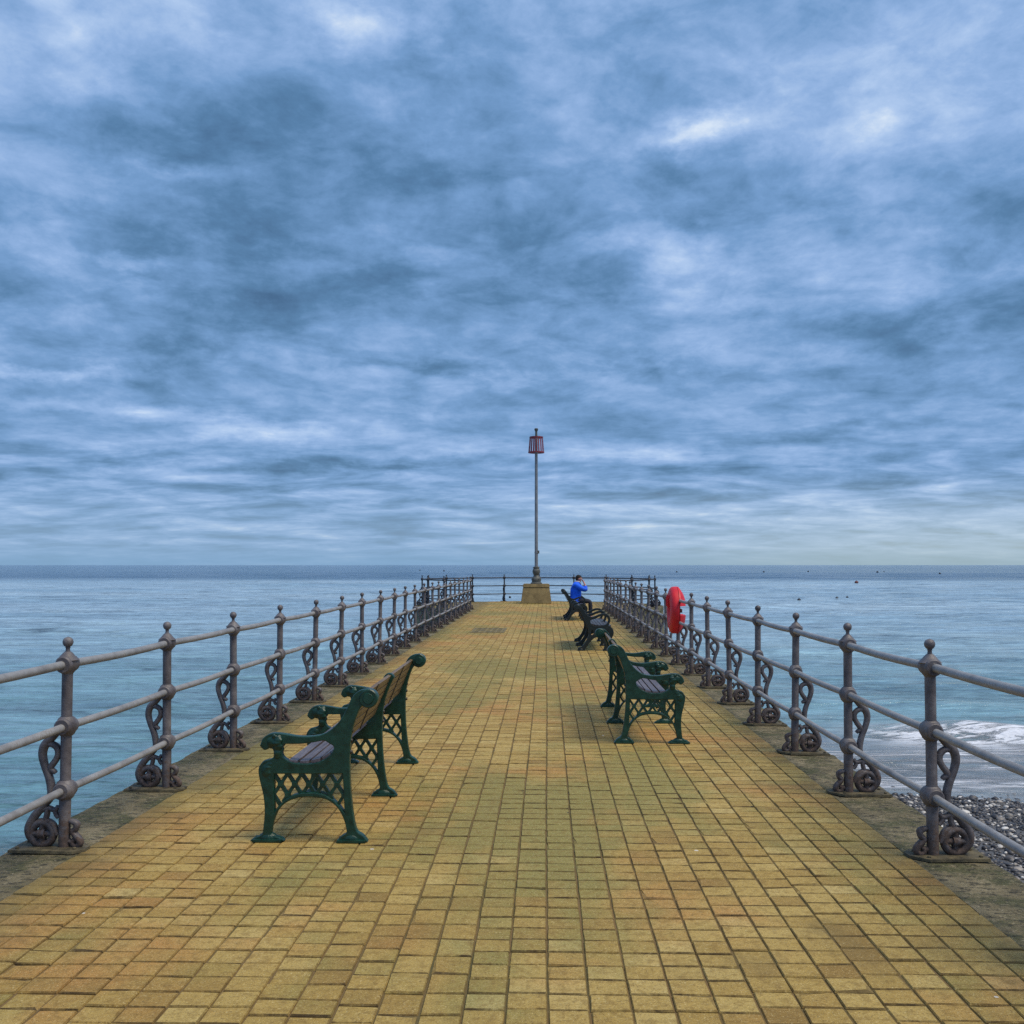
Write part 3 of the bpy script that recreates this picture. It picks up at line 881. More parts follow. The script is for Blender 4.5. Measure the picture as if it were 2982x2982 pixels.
BOLTM = None
def make_bench(kind, loc, rz, label, paint, seat_m, back_m):
    root = empty('park_bench', loc, rz)
    tag(root, label, 'bench', 'cast iron benches on the pier')
    OFF = -0.32
    HALF = 1.25
    for yy, end in ((-HALF, True), (0.0, False), (HALF, True)):
        if kind == 'A':
            f = mesh_obj('side_frame', (FA_END if end else FA_MID).copy(), paint, root)
            kids = [('lattice', LATT), ('lion_head', LION), ('foot', FOOT_F), ('foot', FOOT_R), ('knee', KNEE)] + ([('scroll', SCROLL)] if end else [])
            backline = [(0.556, 0.62), (0.56, 0.68), (0.572, 0.74), (0.592, 0.80), (0.555, 0.55)]
        else:
            f = mesh_obj('side_frame', FB.copy(), paint, root)
            kids = [('foot', FB_F), ('foot', FB_R)] + ([('scroll', SCROLL_B)] if end else [])
            backline = [(0.545, 0.54), (0.575, 0.60), (0.605, 0.66), (0.635, 0.72), (0.665, 0.78)]
        f.location = (OFF, yy, 0)
        for nm, me in kids:
            k = mesh_obj(nm, me.copy(), paint, f)
        for (d, z) in backline:
            bm = bmesh.new()
            add_lathe(bm, [(0.013, -0.004), (0.013, 0.010), (0.008, 0.016)], 8, Matrix.Translation((d+0.008, 0, z)) @ Matrix.Rotation(R(90), 4, 'Y'))
            bm_obj('bolt', bm, M['bolt'], f)
    L = 2*HALF + 0.03
    if kind == 'A':
        seats = [(0.212, 0.487, 0.056, R(-4)), (0.283, 0.484, 0.056, R(3)), (0.354, 0.494, 0.056, R(14)), (0.422, 0.523, 0.056, R(32))]
        p0, p1, nb = Vector((0.500, 0.60)), Vector((0.622, 0.895)), 5
    else:
        seats = [(0.07, 0.488, 0.060, R(-12)), (0.138, 0.500, 0.06, R(0)), (0.205, 0.498, 0.06, R(2)), (0.272, 0.498, 0.06, R(3)), (0.34, 0.504, 0.06, R(8)), (0.405, 0.52, 0.06, R(20))]
        p0, p1, nb = Vector((0.475, 0.57)), Vector((0.655, 0.89)), 5
    for (d, z, w, a) in seats:
        o = bm_obj('seat_slat', slat_bm(d+OFF, z, w, a, 0.024, L), seat_m, root)
    ang = math.atan2(p1.y-p0.y, p1.x-p0.x)
    for k in range(nb):
        c = p0.lerp(p1, (k+0.5)/nb)
        w = (p1-p0).length/nb - 0.010
        bm_obj('back_slat', slat_bm(c.x+OFF, c.y, w, ang, 0.022, L), back_m, root)
    nrm = Vector((math.sin(ang), -math.cos(ang)))
    for yy in (-HALF/2, HALF/2):
        c = (p0+p1)/2 + nrm*0.014
        bm = bmesh.new()
        add_box(bm, (c.x+OFF, yy, c.y), ((p1-p0).length+0.01, 0.018, 0.006), Matrix.Rotation(-ang, 3, 'Y'))
        bm_obj('back_strap', bm, M['bolt'], root)
    bm = bmesh.new()
    add_tube(bm, [(0.36+OFF, -HALF, 0.405 if kind == 'A' else 0.43), (0.36+OFF, HALF, 0.405 if kind == 'A' else 0.43)], 0.010, 10)
    bm_obj('tie_rod', bm, paint, root)
    return root

make_bench('A', (-1.45, 7.57, 0), 0.0, 'green cast iron bench with lion head arms, alone on the left facing the left railing', M['green'], M['seat_wood'], M['wood'])
make_bench('A', (1.005, 11.13, 0), math.pi, 'green bench with lattice ends and pale seat slats, nearest on the right side', M['green'], M['seat_wood'], M['wood'])
make_bench('B', (1.01, 21.70, 0), math.pi, 'dark empty bench with looped arms, in the middle of the right row', M['black_green'], M['dark_wood'], M['dark_wood'])
make_bench('B', (0.94, 32.70, 0), math.pi, 'dark bench with looped arms on which the person in blue sits', M['black_green'], M['dark_wood'], M['dark_wood'])

# ------------------------------------------------------------------ beacon
bx, by = -0.43, 46.0
bc = empty('beacon', (bx, by, 0))
tag(bc, 'tall thin navigation pole with a red slatted basket mark on a concrete plinth', 'beacon')
bm = bmesh.new()
def frustum(bm, w0, w1, z0, z1, bev=0.02):
    vs = [bm.verts.new((sx*w/2, sy*w/2, z)) for w, z in ((w0, z0), (w1, z1)) for sx, sy in ((-1, -1), (1, -1), (1, 1), (-1, 1))]
    fs = [bm.faces.new(vs[0:4][::-1]), bm.faces.new(vs[4:8])]
    for i in range(4):
        j = (i+1) % 4; fs.append(bm.faces.new((vs[i], vs[j], vs[4+j], vs[4+i])))
    es = list({e for f in fs for e in f.edges})
    bmesh.ops.bevel(bm, geom=es, offset=bev, segments=2, affect='EDGES')
frustum(bm, 1.36, 1.17, 0.002, 0.70)
frustum(bm, 1.21, 1.16, 0.703, 0.86, 0.025)
bm_obj('plinth', bm, M['stone'], bc, angle=30)
bm = bmesh.new()
add_lathe(bm, [(0.26, 0.862), (0.26, 0.90), (0.20, 0.93), (0.20, 0.98), (0.225, 1.05), (0.20, 1.13), (0.14, 1.19), (0.12, 1.25), (0.15, 1.31), (0.175, 1.40), (0.165, 1.48), (0.13, 1.53), (0.145, 1.57), (0.145, 1.61), (0.08, 1.64)], 26)
bm_obj('baluster', bm, M['baluster'], bc)
bm = bmesh.new()
add_lathe(bm, [(0.076, 1.60), (0.072, 3.5), (0.066, 6.2), (0.062, 7.45)], 18)
add_lathe(bm, [(0.085, 2.24), (0.085, 2.29)], 18)
bm_obj('pole', bm, M['pole'], bc, angle=50)
bm = bmesh.new(); add_box(bm, (0.10, -0.02, 2.28), (0.07, 0.09, 0.14), bevel=0.008)
bm_obj('junction_box', bm, M['baluster'], bc)
z0, z1, r0, r1 = 6.73, 7.46, 0.365, 0.305
for nm, za, zb, ra, rb in (('lower_band', z0, z0+0.055, r0, r0-0.004), ('upper_band', z1-0.055, z1, r1+0.004, r1)):
    bm = bmesh.new()
    add_lathe(bm, [(ra-0.03, za), (ra, za), (rb, zb), (rb-0.03, zb), (ra-0.03, za)], 36, cap=False)
    for k in range(3):
        a = math.pi*k/3
        add_box(bm, (0, 0, (za+zb)/2), (2*(ra-0.02), 0.03, 0.02), Matrix.Rotation(a, 3, 'Z'))
    bm_obj(nm, bm, M['mark_red'], bc)
for k in range(18):
    a = 2*math.pi*(k+0.5)/18
    bm = bmesh.new()
    ca, sa = math.cos(a), math.sin(a); tx, ty = -sa, ca
    w0, w1 = 0.032, 0.027; th = 0.012
    vs = []
    for z, rr, w in ((z0+0.05, r0-0.01, w0), (z1-0.05, r1-0.005, w1)):
        for s, q in ((-1, 0), (1, 0), (1, -1), (-1, -1)):
            rq = rr+q*th
            vs.append(bm.verts.new((rq*ca+s*w*tx, rq*sa+s*w*ty, z)))
    bm.faces.new(vs[0:4]); bm.faces.new(vs[4:8][::-1])
    for i in range(4):
        j = (i+1) % 4; bm.faces.new((vs[i], vs[4+i], vs[4+j], vs[j]))
    bmesh.ops.recalc_face_normals(bm, faces=bm.faces)
    bm_obj('slat', bm, M['mark_red'], bc, smooth=False)
bm = bmesh.new()
add_lathe(bm, [(0.055, 7.44), (0.05, 7.62), (0.052, 7.70), (0.075, 7.74), (0.085, 7.78), (0.085, 7.82), (0.06, 7.84)], 18)
bm_obj('beacon_lamp', bm, M['baluster'], bc)

# ------------------------------------------------------------------ lifebuoy housing on the right railing
HY = Y0+DY*7
lb = empty('lifebuoy_housing', (RX, HY, 0.93))
tag(lb, 'bright red plastic lifebuoy housing clamped to the right railing', 'lifebuoy housing')
def x_lathe(bm, prof, seg=48):
    m = Matrix.Rotation(R(90), 4, 'Y')          # local z -> x
    add_lathe(bm, prof, seg, m)
def lobe(prof, lo, hi, gap=0.0):
    bm = bmesh.new(); x_lathe(bm, prof)
    bmesh.ops.recalc_face_normals(bm, faces=bm.faces)
    if gap:
        g = bm.verts[:]+bm.edges[:]+bm.faces[:]
        r = bmesh.ops.bisect_plane(bm, geom=g, plane_co=(0, 0, gap), plane_no=(0, 0, 1 if gap > 0 else -1), clear_inner=True)
        ed = [e for e in r['geom_cut'] if isinstance(e, bmesh.types.BMEdge)]
        bmesh.ops.holes_fill(bm, edges=ed, sides=0)
    return bm
front = [(0.05, -0.105), (0.11, -0.105), (0.135, -0.118), (0.16, -0.142), (0.22, -0.152), (0.31, -0.148), (0.362, -0.132), (0.392, -0.104), (0.401, -0.07), (0.403, -0.018)]
bm = lobe(front, 0, 0)
bm_obj('front_shell', bm, M['red'], lb, angle=35)
back = [(0.403, -0.010), (0.396, 0.012), (0.345, 0.050), (0.285, 0.088), (0.225, 0.112), (0.05, 0.112)]
bm_obj('back_shell', lobe(back, 0, 0, 0.078), M['red'], lb, angle=35)
bm_obj('back_shell', lobe(back, 0, 0, -0.078), M['red'], lb, angle=35)
bm = bmesh.new(); x_lathe(bm, [(0.385, -0.020), (0.386, -0.008)]);
bm_obj('seam_shade', bm, M['dark_red'], lb)  # dark disc standing for the shade in the seam, painted by its colour
bm = bmesh.new()
add_box(bm, (0.012, 0, 0), (0.05, 0.70, 0.06), bevel=0.008)
bm_obj('mounting_bracket', bm, M['dark_red'], lb)
for s in (1, -1):
    bm = bmesh.new()
    add_tube(bm, [(-0.145, s*0.10, 0.26), (-0.172, s*0.10, 0.22), (-0.174, s*0.10, 0.08), (-0.125, s*0.10, 0.03)], 0.014, 10)
    bm_obj('grip', bm, M['red'], lb)

# ------------------------------------------------------------------ person
def skin_mesh(name, verts, edges, radii, root_i, sub=2):
    me = bpy.data.meshes.new(name)
    me.from_pydata(verts, edges, [])
    o = bpy.data.objects.new(name, me); COL.objects.link(o)
    mod = o.modifiers.new('skin', 'SKIN'); mod.use_smooth_shade = True
    sv = me.skin_vertices[0].data
    for i, r in enumerate(radii):
        sv[i].radius = r if isinstance(r, tuple) else (r, r)
        sv[i].use_root = (i == root_i)
    ss = o.modifiers.new('sub', 'SUBSURF'); ss.levels = sub; ss.render_levels = sub
    out = eval_mesh(o)
    bpy.data.objects.remove(o)
    out.shade_smooth()
    return out

PH = empty('person', (0.915, 32.45, 0))
tag(PH, 'person in a bright blue jacket sitting with hands raised to the face', 'person')
V = [(0, 0, .57), (.00, 0, .74), (.025, 0, .95), (.06, 0, 1.10), (.095, 0, 1.185), (.125, 0, 1.235), (.135, 0, 1.30), (.14, 0, 1.335),
     (.20, 0, 1.215), (.222, 0, 1.262),                                      # chin, nose
     (.06, -.10, .565), (.27, -.12, .575), (.475, -.12, .56), (.485, -.12, .33), (.475, -.12, .10), (.56, -.125, .045), (.65, -.13, .035),
     (.06, .10, .565), (.27, .12, .575), (.475, .12, .56), (.485, .12, .33), (.475, .12, .10), (.56, .125, .045), (.65, .13, .035),
     (.04, -.17, 1.085), (.16, -.22, .98), (.345, -.17, .915), (.315, -.11, 1.06), (.275, -.06, 1.16), (.262, -.045, 1.195),
     (.04, .17, 1.085), (.16, .22, .98), (.345, .17, .915), (.32, .10, 1.05), (.285, .045, 1.14), (.272, .03, 1.175)]
E = [(0, 1), (1, 2), (2, 3), (3, 4), (4, 5), (5, 6), (6, 7), (5, 8), (6, 9),
     (0, 10), (10, 11), (11, 12), (12, 13), (13, 14), (14, 15), (15, 16),
     (0, 17), (17, 18), (18, 19), (19, 20), (20, 21), (21, 22), (22, 23),
     (3, 24), (24, 25), (25, 26), (26, 27), (27, 28), (28, 29),
     (3, 30), (30, 31), (31, 32), (32, 33), (33, 34), (34, 35)]
RAD = [(.13, .11), (.135, .115), (.13, .12), (.09, .08), .055, .085, .095, .06, .032, .016,
       .095, .078, .058, .05, .036, .034, .024, .095, .078, .058, .05, .036, .034, .024,
       .058, .05, .042, .033, .026, .028, .058, .05, .042, .033, .026, .028]
# fingers and thumb of both hands, curled against the face
for wi, s in ((29, -1), (35, 1)):
    wx, wy, wz = V[wi]
    for k, (dy, L) in enumerate(((-.024, .030), (-.008, .036), (.008, .034), (.024, .027))):
        b = len(V)
        V += [(wx-.012, wy+dy, wz+.022), (wx-.026, wy+dy*1.05, wz+.022+L*.6), (wx-.045, wy+dy, wz+.016+L*.85)]
        E += [(wi, b), (b, b+1), (b+1, b+2)]; RAD += [.0095, .0085, .0075]
    b = len(V)
    V += [(wx-.022, wy-s*.030, wz+.006), (wx-.040, wy-s*.034, wz+.022)]
    E += [(wi, b), (b, b+1)]; RAD += [.011, .009]
body = skin_mesh('body', V, E, RAD, 0)
mesh_obj('body', body, M['skin'], PH)
# jacket: torso and both sleeves
JV = [(.015, 0, .66), (.015, 0, .74), (.03, 0, .93), (.052, 0, 1.07), (.078, 0, 1.15),
      (.04, -.17, 1.08), (.16, -.225, .98), (.345, -.175, .912), (.32, -.115, 1.05),
      (.04, .17, 1.08), (.16, .225, .98), (.345, .175, .912), (.325, .105, 1.04)]
JE = [(0, 1), (1, 2), (2, 3), (3, 4), (3, 5), (5, 6), (6, 7), (7, 8), (3, 9), (9, 10), (10, 11), (11, 12)]
JR = [(.17, .175), (.18, .195), (.175, .19), (.13, .135), .078, .098, .09, .078, .056, .098, .09, .078, .056]
mesh_obj('jacket', skin_mesh('jacket', JV, JE, JR, 1), M['jacket'], PH)
TV = [(-.01, 0, .595), (.06, -.10, .565), (.27, -.12, .575), (.475, -.12, .555), (.488, -.12, .33), (.478, -.12, .115),
      (.06, .10, .565), (.27, .12, .575), (.475, .12, .555), (.488, .12, .33), (.478, .12, .115)]
TE = [(0, 1), (1, 2), (2, 3), (3, 4), (4, 5), (0, 6), (6, 7), (7, 8), (8, 9), (9, 10)]
TR = [(.145, .105), .105, .09, .074, .066, .058, .105, .09, .074, .066, .058]
mesh_obj('trousers', skin_mesh('trousers', TV, TE, TR, 0), M['trousers'], PH)
for s in (-1, 1):
    mesh_obj('shoe', skin_mesh('shoe', [(.465, s*.12, .06), (.52, s*.122, .052), (.60, s*.128, .045), (.66, s*.13, .040)], [(0, 1), (1, 2), (2, 3)], [(.048, .05), (.045, .046), (.042, .04), (.034, .032)], 0), M['shoe'], PH)
bm = bmesh.new()
add_ball(bm, (.118, 0, 1.312), (.098, .084, .078), 20, 14, Matrix.Rotation(R(14), 3, 'Y'))
add_ball(bm, (.075, 0, 1.265), (.062, .078, .075), 16, 10)
for v in bm.verts:
    v.co += Vector((mnoise.noise(v.co*38), mnoise.noise(v.co*41+Vector((9, 0, 0))), mnoise.noise(v.co*36+Vector((0, 5, 0)))))*0.006
bm_obj('hair', bm, M['hair'], PH)
for s in (-1, 1):
    bm = bmesh.new(); add_ball(bm, (.130, s*.082, 1.262), (.018, .010, .030), 10, 8); bm_obj('ear', bm, M['skin'], PH)
    bm = bmesh.new(); add_ball(bm, (.205, s*.032, 1.285), (.010, .013, .009), 10, 8); bm_obj('eye', bm, M['eye'], PH)
bm = bmesh.new(); add_ball(bm, (.222, 0, 1.228), (.010, .024, .007), 10, 8); bm_obj('mouth', bm, M['dark_red'], PH)
bm = bmesh.new()
add_tube(bm, [(.09+.072*math.cos(a)+.01, .07*math.sin(a), 1.178+.018*-math.cos(a)) for a in [2*math.pi*k/16 for k in range(17)]], 0.016, 8)
bm_obj('shirt_collar', bm, M['collar'], PH)

# ------------------------------------------------------------------ sea, beach, pebbles
def sea():
    def axis(near, far_, step, grow):
        a = [0.0]; s = step
        while a[-1] < far_:
            if a[-1] > near: s *= grow
            a.append(a[-1]+s)
        return a
    xs = axis(34, 45000, 0.24, 1.12); xs = [-x for x in reversed(xs[1:])] + xs
    ys = [7.0]
    while ys[-1] < 420: ys.append(ys[-1] + max(0.06, ys[-1]*0.0042))
    st_ = ys[-1]*0.0042
    while ys[-1] < 45000: st_ *= 1.12; ys.append(ys[-1]+st_)
    ys = [-60, -20, -5, 3] + ys
    X, Y = np.meshgrid(np.array(xs), np.array(ys))
    Z = np.zeros_like(X)
    # the small breaker on the right and the run of swell behind it
    for (yc_, wid, amp, xlo) in ((19.3, 0.6, 0.24, 5.2), (16.6, 0.4, 0.07, 3.0), (23.8, 1.2, 0.10, -80)):
        wob = 0.5*np.sin(X*0.35)+0.25*np.sin(X*0.9+1)
        ramp = np.clip((X-xlo)/3.0, 0, 1)
        dy = (Y-yc_-wob)
        Z += amp*ramp*np.where(dy < 0, np.exp(-(dy/(wid*0.6))**2), np.exp(-(dy/(wid*1.8))**2))*(0.75+0.25*np.sin(X*1.7+yc_))*(np.abs(X) < 200)
    # wind chop and low swell: many small crossing wave trains, crests mostly across the view
    cell = np.maximum(0.06, np.abs(Y)*0.0042); cellx = np.gradient(np.array(xs))[None, :]*np.ones_like(Y)
    r2 = np.random.default_rng(11)
    patch = 0.55 + 0.45*np.sin(X*0.021+0.6*np.sin(Y*0.035))*np.sin(Y*0.05+1.0+0.5*np.sin(X*0.04))
    shelter = 0.35 + 0.65*np.clip((Y-12)/30, 0, 1)
    for lam in np.geomspace(0.32, 11.0, 46):
        th = r2.normal(0, 0.42); kx, ky = math.sin(th)*2*math.pi/lam, math.cos(th)*2*math.pi/lam
        amp = 0.0085*lam**0.80
        lx = lam/max(abs(math.sin(th)), 0.05)
        fade = np.clip(lam/(3.0*cell)-0.6, 0, 1)*np.clip(lx/(3.0*cellx)-0.6, 0, 1)
        ph = kx*X+ky*Y+r2.uniform(0, 6.28)
        w_ = np.sin(ph + 0.35*np.sin(ph) + 0.8*np.sin(X*0.11*r2.uniform(.5, 1.5)+r2.uniform(0, 6)))
        Z += amp*fade*w_*(patch if lam < 2.5 else 1.0)*shelter*0.45
    nx, ny = len(xs), len(ys)
    verts = np.stack([X.ravel(), Y.ravel(), Z.ravel()], 1)
    idx = np.arange(nx*ny).reshape(ny, nx)
    faces = np.stack([idx[:-1, :-1].ravel(), idx[:-1, 1:].ravel(), idx[1:, 1:].ravel(), idx[1:, :-1].ravel()], 1)
    me = bpy.data.meshes.new('sea'); me.from_pydata(verts.tolist(), [], faces.tolist()); me.shade_smooth()
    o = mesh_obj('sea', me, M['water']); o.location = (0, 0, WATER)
    tag(o, kind='structure')
sea()

def shore_y(x):
    base = np.where(x > 0, 14.6, 10.2)
    return base + 0.35*np.sin(x*0.55) + 0.2*np.sin(x*1.3+2)
def beach_z(x, y):
    d = shore_y(x) - y
    return WATER + np.where(d > 0, 0.085*d, 0.05*d) + 0.02*np.sin(x*1.1)*np.sin(y*0.9)
xs = np.linspace(-40, 40, 161); ys = np.linspace(-40, 22, 156)
X, Y = np.meshgrid(xs, ys); Z = np.minimum(beach_z(X, Y), 1.2)
# keep the shingle below the pier deck
Z = np.where((X > EX0-0.6) & (X < EX1+0.6), np.minimum(Z, -0.5), Z)
idx = np.arange(X.size).reshape(X.shape)
me = bpy.data.meshes.new('beach')
me.from_pydata(np.stack([X.ravel(), Y.ravel(), Z.ravel()], 1).tolist(), [], np.stack([idx[:-1, :-1].ravel(), idx[:-1, 1:].ravel(), idx[1:, 1:].ravel(), idx[1:, :-1].ravel()], 1).tolist())
me.shade_smooth()
tag(mesh_obj('beach', me, M['beach']), kind='structure')

def pebbles():
    protos = []
    for k in range(8):
        bm = bmesh.new(); bmesh.ops.create_icosphere(bm, subdivisions=2, radius=1.0)
        sx, sy, sz = random.uniform(.85, 1.25), random.uniform(.7, 1.0), random.uniform(.45, .75)
        off = Vector((k*7.7, 3, 1))
        for v in bm.verts:
            d = 1 + 0.22*mnoise.noise(v.co*1.1+off)
            v.co = Vector((v.co.x*sx*d, v.co.y*sy*d, v.co.z*sz*d))
        bm.verts.ensure_lookup_table()
        protos.append((np.array([v.co[:] for v in bm.verts]), np.array([[v.index for v in f.verts] for f in bm.faces])))
        bm.free()
    N = 24000
    x = rng.uniform(2.75, 9.5, N); y = rng.uniform(7.0, 15.2, N)
    sy_ = shore_y(x)
    keep = y < sy_ - 0.05 + rng.normal(0, 0.25, N)
    x, y = x[keep], y[keep]
    n = len(x)
    size = np.clip(rng.lognormal(math.log(0.0165), 0.45, n), 0.009, 0.065)
    z = beach_z(x, y) + size*0.25
    VV, FF, TT = [], [], []
    base = 0
    for i in range(n):
        pv, pf = protos[rng.integers(8)]
        a = rng.uniform(0, 6.283); c, s = math.cos(a), math.sin(a)
        rot = np.array([[c, -s, 0], [s, c, 0], [0, 0, 1]])
        tl = rng.normal(0, 0.25); c2, s2 = math.cos(tl), math.sin(tl)
        rot = rot @ np.array([[1, 0, 0], [0, c2, -s2], [0, s2, c2]])
        VV.append(pv @ rot.T * size[i] + np.array([x[i], y[i], z[i]]))
        FF.append(pf + base); base += len(pv)
        tone = rng.beta(1.6, 2.0)
        if rng.random() < 0.10: tone = rng.uniform(0.9, 1.0)
        TT.append(np.tile([tone, 0, 0], (len(pf), 1)))
    VV = np.concatenate(VV); FF = np.concatenate(FF); TT = np.concatenate(TT).astype(np.float32)
    me = bpy.data.meshes.new('pebbles')
    me.vertices.add(len(VV)); me.vertices.foreach_set('co', VV.astype(np.float32).ravel())
    me.loops.add(FF.size); me.loops.foreach_set('vertex_index', FF.astype(np.int32).ravel())
    me.polygons.add(len(FF)); me.polygons.foreach_set('loop_start', (np.arange(len(FF))*3).astype(np.int32))
    at = me.attributes.new('tone', 'FLOAT_VECTOR', 'FACE'); at.data.foreach_set('vector', TT.ravel())
    me.update(calc_edges=True); me.shade_smooth()
    o = mesh_obj('pebbles', me, M['pebble'])
    tag(o, 'dark and white shingle pebbles on the beach beside the pier', 'pebbles', kind='stuff')
pebbles()

# ------------------------------------------------------------------ buoys
CAMH = 1.70
def water_pt(u, v):
    h = (v-1066)/1937
    d = (CAMH-WATER)/h
    return ((u-1030)/1937*d, d)
def buoy(u, v, r, mat, label, group=None):
    x, y = water_pt(u, v)
    r *= 0.78
    o = empty('buoy', (x, y, WATER+0.35*r))
    tag(o, label, 'buoy', group)
    bm = bmesh.new()
    add_lathe(bm, [(0.15*r, -0.75*r), (0.7*r, -0.6*r), (1.0*r, -0.1*r), (1.02*r, 0.1*r), (0.92*r, 0.45*r), (0.6*r, 0.72*r), (0.22*r, 0.85*r), (0.2*r, 0.98*r)], 18)
    bm_obj('float', bm, mat, o)
    bm = bmesh.new()
    m = Matrix.Translation((0, 0, 1.1*r)) @ Matrix.Rotation(R(90), 4, 'X')
    pts = [m @ Vector((0.2*r*math.cos(a), 0.2*r*math.sin(a), 0)) for a in [2*math.pi*k/12 for k in range(13)]]
    add_tube(bm, pts, 0.05*r, 6); bm_obj('lifting_ring', bm, M['baluster'], o)
far_l = 'small dark mooring buoy far out in the dark band of sea under the horizon'
for (u, v, r) in ((1275.3, 1079.6, .5), (1437.4, 1079.6, .55), (1519.8, 1078.7, .5), (1647.7, 1080, .6), (1660, 1078.8, .35), (1762.6, 1083, .5), (791.5, 1076.6, .45), (837.3, 1077.8, .55)):
    buoy(u, v, r, M['buoy'], far_l, 'mooring buoys far out')
buoy(1609, 1099.7, .42, M['buoy_red'], 'reddish buoy on pale water just below the dark band of sea', None)
buoy(1502.6, 1132.4, .20, M['buoy'], 'dark low buoy, leftmost of the three nearer ones right of the pier')
buoy(1572.7, 1128.8, .19, M['buoy'], 'dark buoy, middle one of the three nearer ones right of the pier')
buoy(1591.7, 1127.3, .16, M['buoy'], 'dark buoy, rightmost of the three nearer ones right of the pier')
buoy(962, 1127.6, .16, M['buoy'], 'dark buoy seen through the end railing left of the beacon plinth')

# ------------------------------------------------------------------ sky
SUN_EL, SUN_AZ = R(62), R(115)      # azimuth clockwise from +Y (north)
w = bpy.data.worlds.new('World'); S.world = w; w.use_nodes = True
t = NT(w.node_tree); t.n.clear()
out = t.new('ShaderNodeOutputWorld'); bg = t.new('ShaderNodeBackground'); t.l.new(bg.outputs[0], out.inputs[0])
bg.inputs['Strength'].default_value = 0.1
sky = t.new('ShaderNodeTexSky', sky_type='NISHITA'); sky.sun_disc = False
sky.sun_elevation = SUN_EL; sky.sun_rotation = SUN_AZ
d = t.new('ShaderNodeTexCoord').outputs['Generated']
dx, dy, dz = t.xyz(d)
zc_ = t.add(t.math('MAXIMUM', dz, 0.0), 0.13)
P = t.comb(t.math('DIVIDE', dx, zc_), t.math('DIVIDE', dy, zc_), 0.0)
n1 = t.noise(t.vscale(P, (1.0, 0.9, 1), (2.3, 1.1, 0)), 1.25, 9, 0.56, 0.3)
n2 = t.noise(t.vscale(P, (1.15, 0.9, 1), (7.1, 4.2, 0)), 4.2, 8, 0.6, 0.3)
n4 = t.noise(t.vscale(d, (1.0, 1.0, 1.9), (3.3, 0.2, 0)), 15.0, 8, 0.62, 0.35)
n3 = t.noise(t.vscale(P, (0.66, 0.85, 1), (1.1, 9.2, 0)), 3.0, 8, 0.6, 0.25)
lowf = t.smooth(dz, 0.20, 0.05)       # streaky layers low down
n5 = t.noise(t.vscale(P, (0.95, 0.9, 1), (11.2, 6.3, 0)), 2.1, 7, 0.58, 0.5)
crease = t.smooth(t.sub(1.0, t.mul(t.math('ABSOLUTE', t.sub(n5, 0.5)), 7.0)), 0.25, 1.0)
n6 = t.noise(t.vscale(d, (1.0, 1.0, 1.5), (8.3, 1.2, 0)), 38.0, 7, 0.68, 0.3)
nz = t.add(t.add(t.mul(n1, 0.45), t.mul(n2, 0.27)), t.add(t.mul(n4, 0.20), t.mul(n6, 0.08)))
nz = t.sub(nz, t.mul(t.sub(crease, 0.35), 0.032))
nn = t.new('ShaderNodeMix', data_type='FLOAT'); t.put(nn.inputs[0], t.mul(lowf, 0.75)); t.put(nn.inputs[2], nz); t.put(nn.inputs[3], n3)
cl = nn.outputs[0]
cl = t.add(t.mul(t.sub(cl, 0.5), 2.75), 0.495)
# cloud masses seen on the day
wn = t.noise(t.vscale(d, (1.0, 1.0, 1.7), (5, 2, 0)), 9.0, 6, 0.62, color=True)
wx_, wy_, _ = t.xyz(wn)
qx = t.add(dx, t.mul(t.sub(wx_, 0.5), 0.12)); qz = t.add(dz, t.mul(t.sub(wy_, 0.5), 0.07))
front_m = t.smooth(dy, 0.1, 0.4)
acc = None
def feat(u, v, su, sv, amp, tilt=0.0):
    global acc
    vx, vz = (u-1030)/1937, (1066-v)/1937
    L = math.sqrt(1+vx*vx+vz*vz); x0, z0 = vx/L, vz/L
    sx, sz = su/1937, sv/1937
    ca, sa = math.cos(R(tilt)), math.sin(R(tilt))
    a = t.sub(qx, x0); b = t.sub(qz, z0)
    p = t.mul(t.add(t.mul(a, ca), t.mul(b, sa)), 1/sx)
    q = t.mul(t.sub(t.mul(b, ca), t.mul(a, sa)), 1/sz)
    e = t.math('EXPONENT', t.mul(t.add(t.mul(p, p), t.mul(q, q)), -1.0))
    g = t.mul(e, amp)
    acc = g if acc is None else t.add(acc, g)
for f in ((1330, 242, 95, 26, .42, 9), (1235, 480, 95, 48, .40, -20), (690, 45, 95, 42, .34, -25), (335, 303, 55, 16, .26, 0),
          (228, 489, 55, 13, .24, 0), (520, 818, 150, 20, .30, -3), (790, 468, 90, 17, .15, 0), (90, 688, 160, 12, .25, -3),
          (250, 775, 300, 16, .22, -3), (1390, 540, 90, 30, .14, -15), (130, 120, 160, 70, .12, 0), (900, 280, 110, 60, .12, 0),
          (1750, 160, 260, 90, .10, 10), (1150, 850, 330, 16, .14, 0), (1500, 985, 420, 16, .20, 0), (1060, 700, 120, 14, .12, -3),
          (370, 610, 170, 55, -.28, 0), (190, 215, 170, 55, -.20, -10), (420, 250, 160, 36, -.15, 0), (640, 545, 150, 22, -.18, 12),
          (850, 690, 240, 14, -.22, 0), (1250, 690, 110, 18, -.16, -3), (1730, 612, 220, 34, -.30, 5), (950, 240, 80, 60, -.14, -60),
          (1370, 370, 300, 60, -.10, 0), (300, 430, 240, 40, -.16, 5), (1000, 600, 500, 90, -.15, 0), (800, 880, 420, 12, -.18, 0),
          (200, 860, 300, 14, -.14, 0), (1550, 890, 350, 18, -.18, 2), (1250, 320, 120, 40, -.10, 0), (1100, 520, 80, 60, -.10, 0), (1650, 800, 260, 14, -.14, 3)):
    feat(*f)
cl = t.add(cl, t.mul(acc, front_m))
cl = t.add(cl, t.mul(t.smooth(dz, 0.28, 0.46), 0.10))
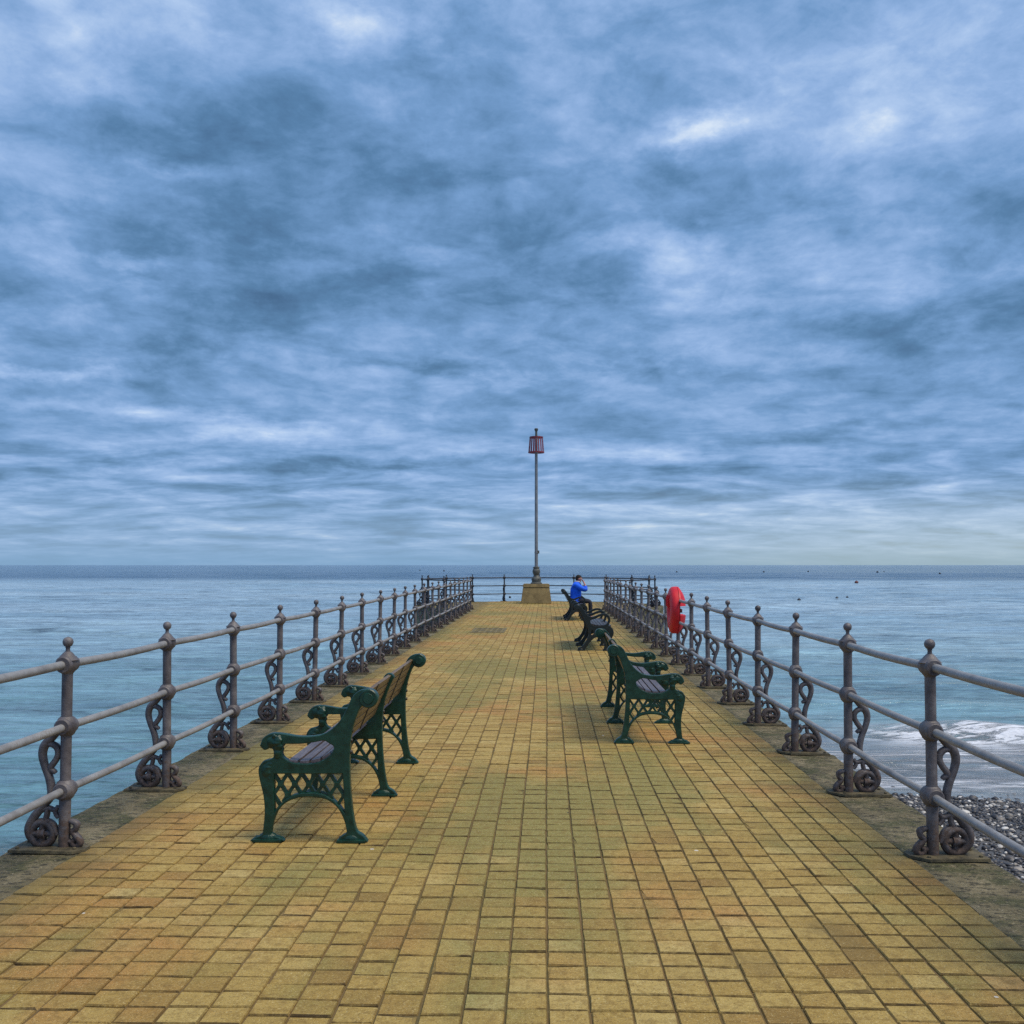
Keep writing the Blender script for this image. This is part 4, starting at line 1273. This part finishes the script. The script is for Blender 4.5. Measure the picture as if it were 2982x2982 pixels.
cc = t.ramp(cl, [(0.0, lin(66, 101, 138)), (0.22, lin(86, 127, 168)), (0.45, lin(116, 156, 203)), (0.64, lin(146, 179, 224)), (0.82, lin(176, 202, 238)), (1.0, lin(218, 232, 248))])
# hazier, greyer low sky; the gap of bright air low on the right
hz = t.mul(t.smooth(dz, 0.095, 0.004), 0.60)
hcol = t.mix(t.smooth(dx, -0.15, 0.42), lin(146, 180, 212), lin(196, 214, 216))
cc = t.mix(hz, cc, hcol)
hz2 = t.smooth(dz, 0.022, 0.0)
cc = t.mix(t.mul(hz2, 0.75), cc, t.mix(t.smooth(dx, -0.1, 0.3), lin(126, 166, 203), lin(150, 176, 190)))
EXPO = 1.0
k = 1/(2**EXPO)/0.1
cc = t.mix(1.0, cc, (k, k, k), 'MULTIPLY')
fin = t.mix(0.96, sky.outputs[0], cc)
t.l.new(fin, bg.inputs['Color'])

# ------------------------------------------------------------------ sun through thin cloud
sl = bpy.data.lights.new('sun', 'SUN'); sl.energy = 1.5; sl.angle = R(28); sl.color = (1.0, 0.87, 0.66)
so = bpy.data.objects.new('sun', sl); COL.objects.link(so)
sd = Vector((math.sin(SUN_AZ)*math.cos(SUN_EL), math.cos(SUN_AZ)*math.cos(SUN_EL), math.sin(SUN_EL)))
so.rotation_euler = sd.to_track_quat('Z', 'Y').to_euler()
so.location = (6, -6, 20)

# ------------------------------------------------------------------ camera
F = 1937/1932
PITCH = 1.5
cam = bpy.data.cameras.new('camera'); cam.sensor_width = 36; cam.lens = 36*F
co = bpy.data.objects.new('camera', cam); COL.objects.link(co)
co.location = (0, 0, CAMH)
co.rotation_euler = (R(90+PITCH), 0, math.atan(64/1937))
cam.shift_y = (100 - 1937*math.tan(R(PITCH)))/1932
cam.clip_start = 0.05; cam.clip_end = 120000
S.camera = co

S.view_settings.view_transform = 'Standard'
S.view_settings.look = 'None'
S.view_settings.exposure = EXPO
S.view_settings.gamma = 1.0
S.render.engine = 'CYCLES'
S.cycles.use_denoising = False
S.cycles.max_bounces = 6
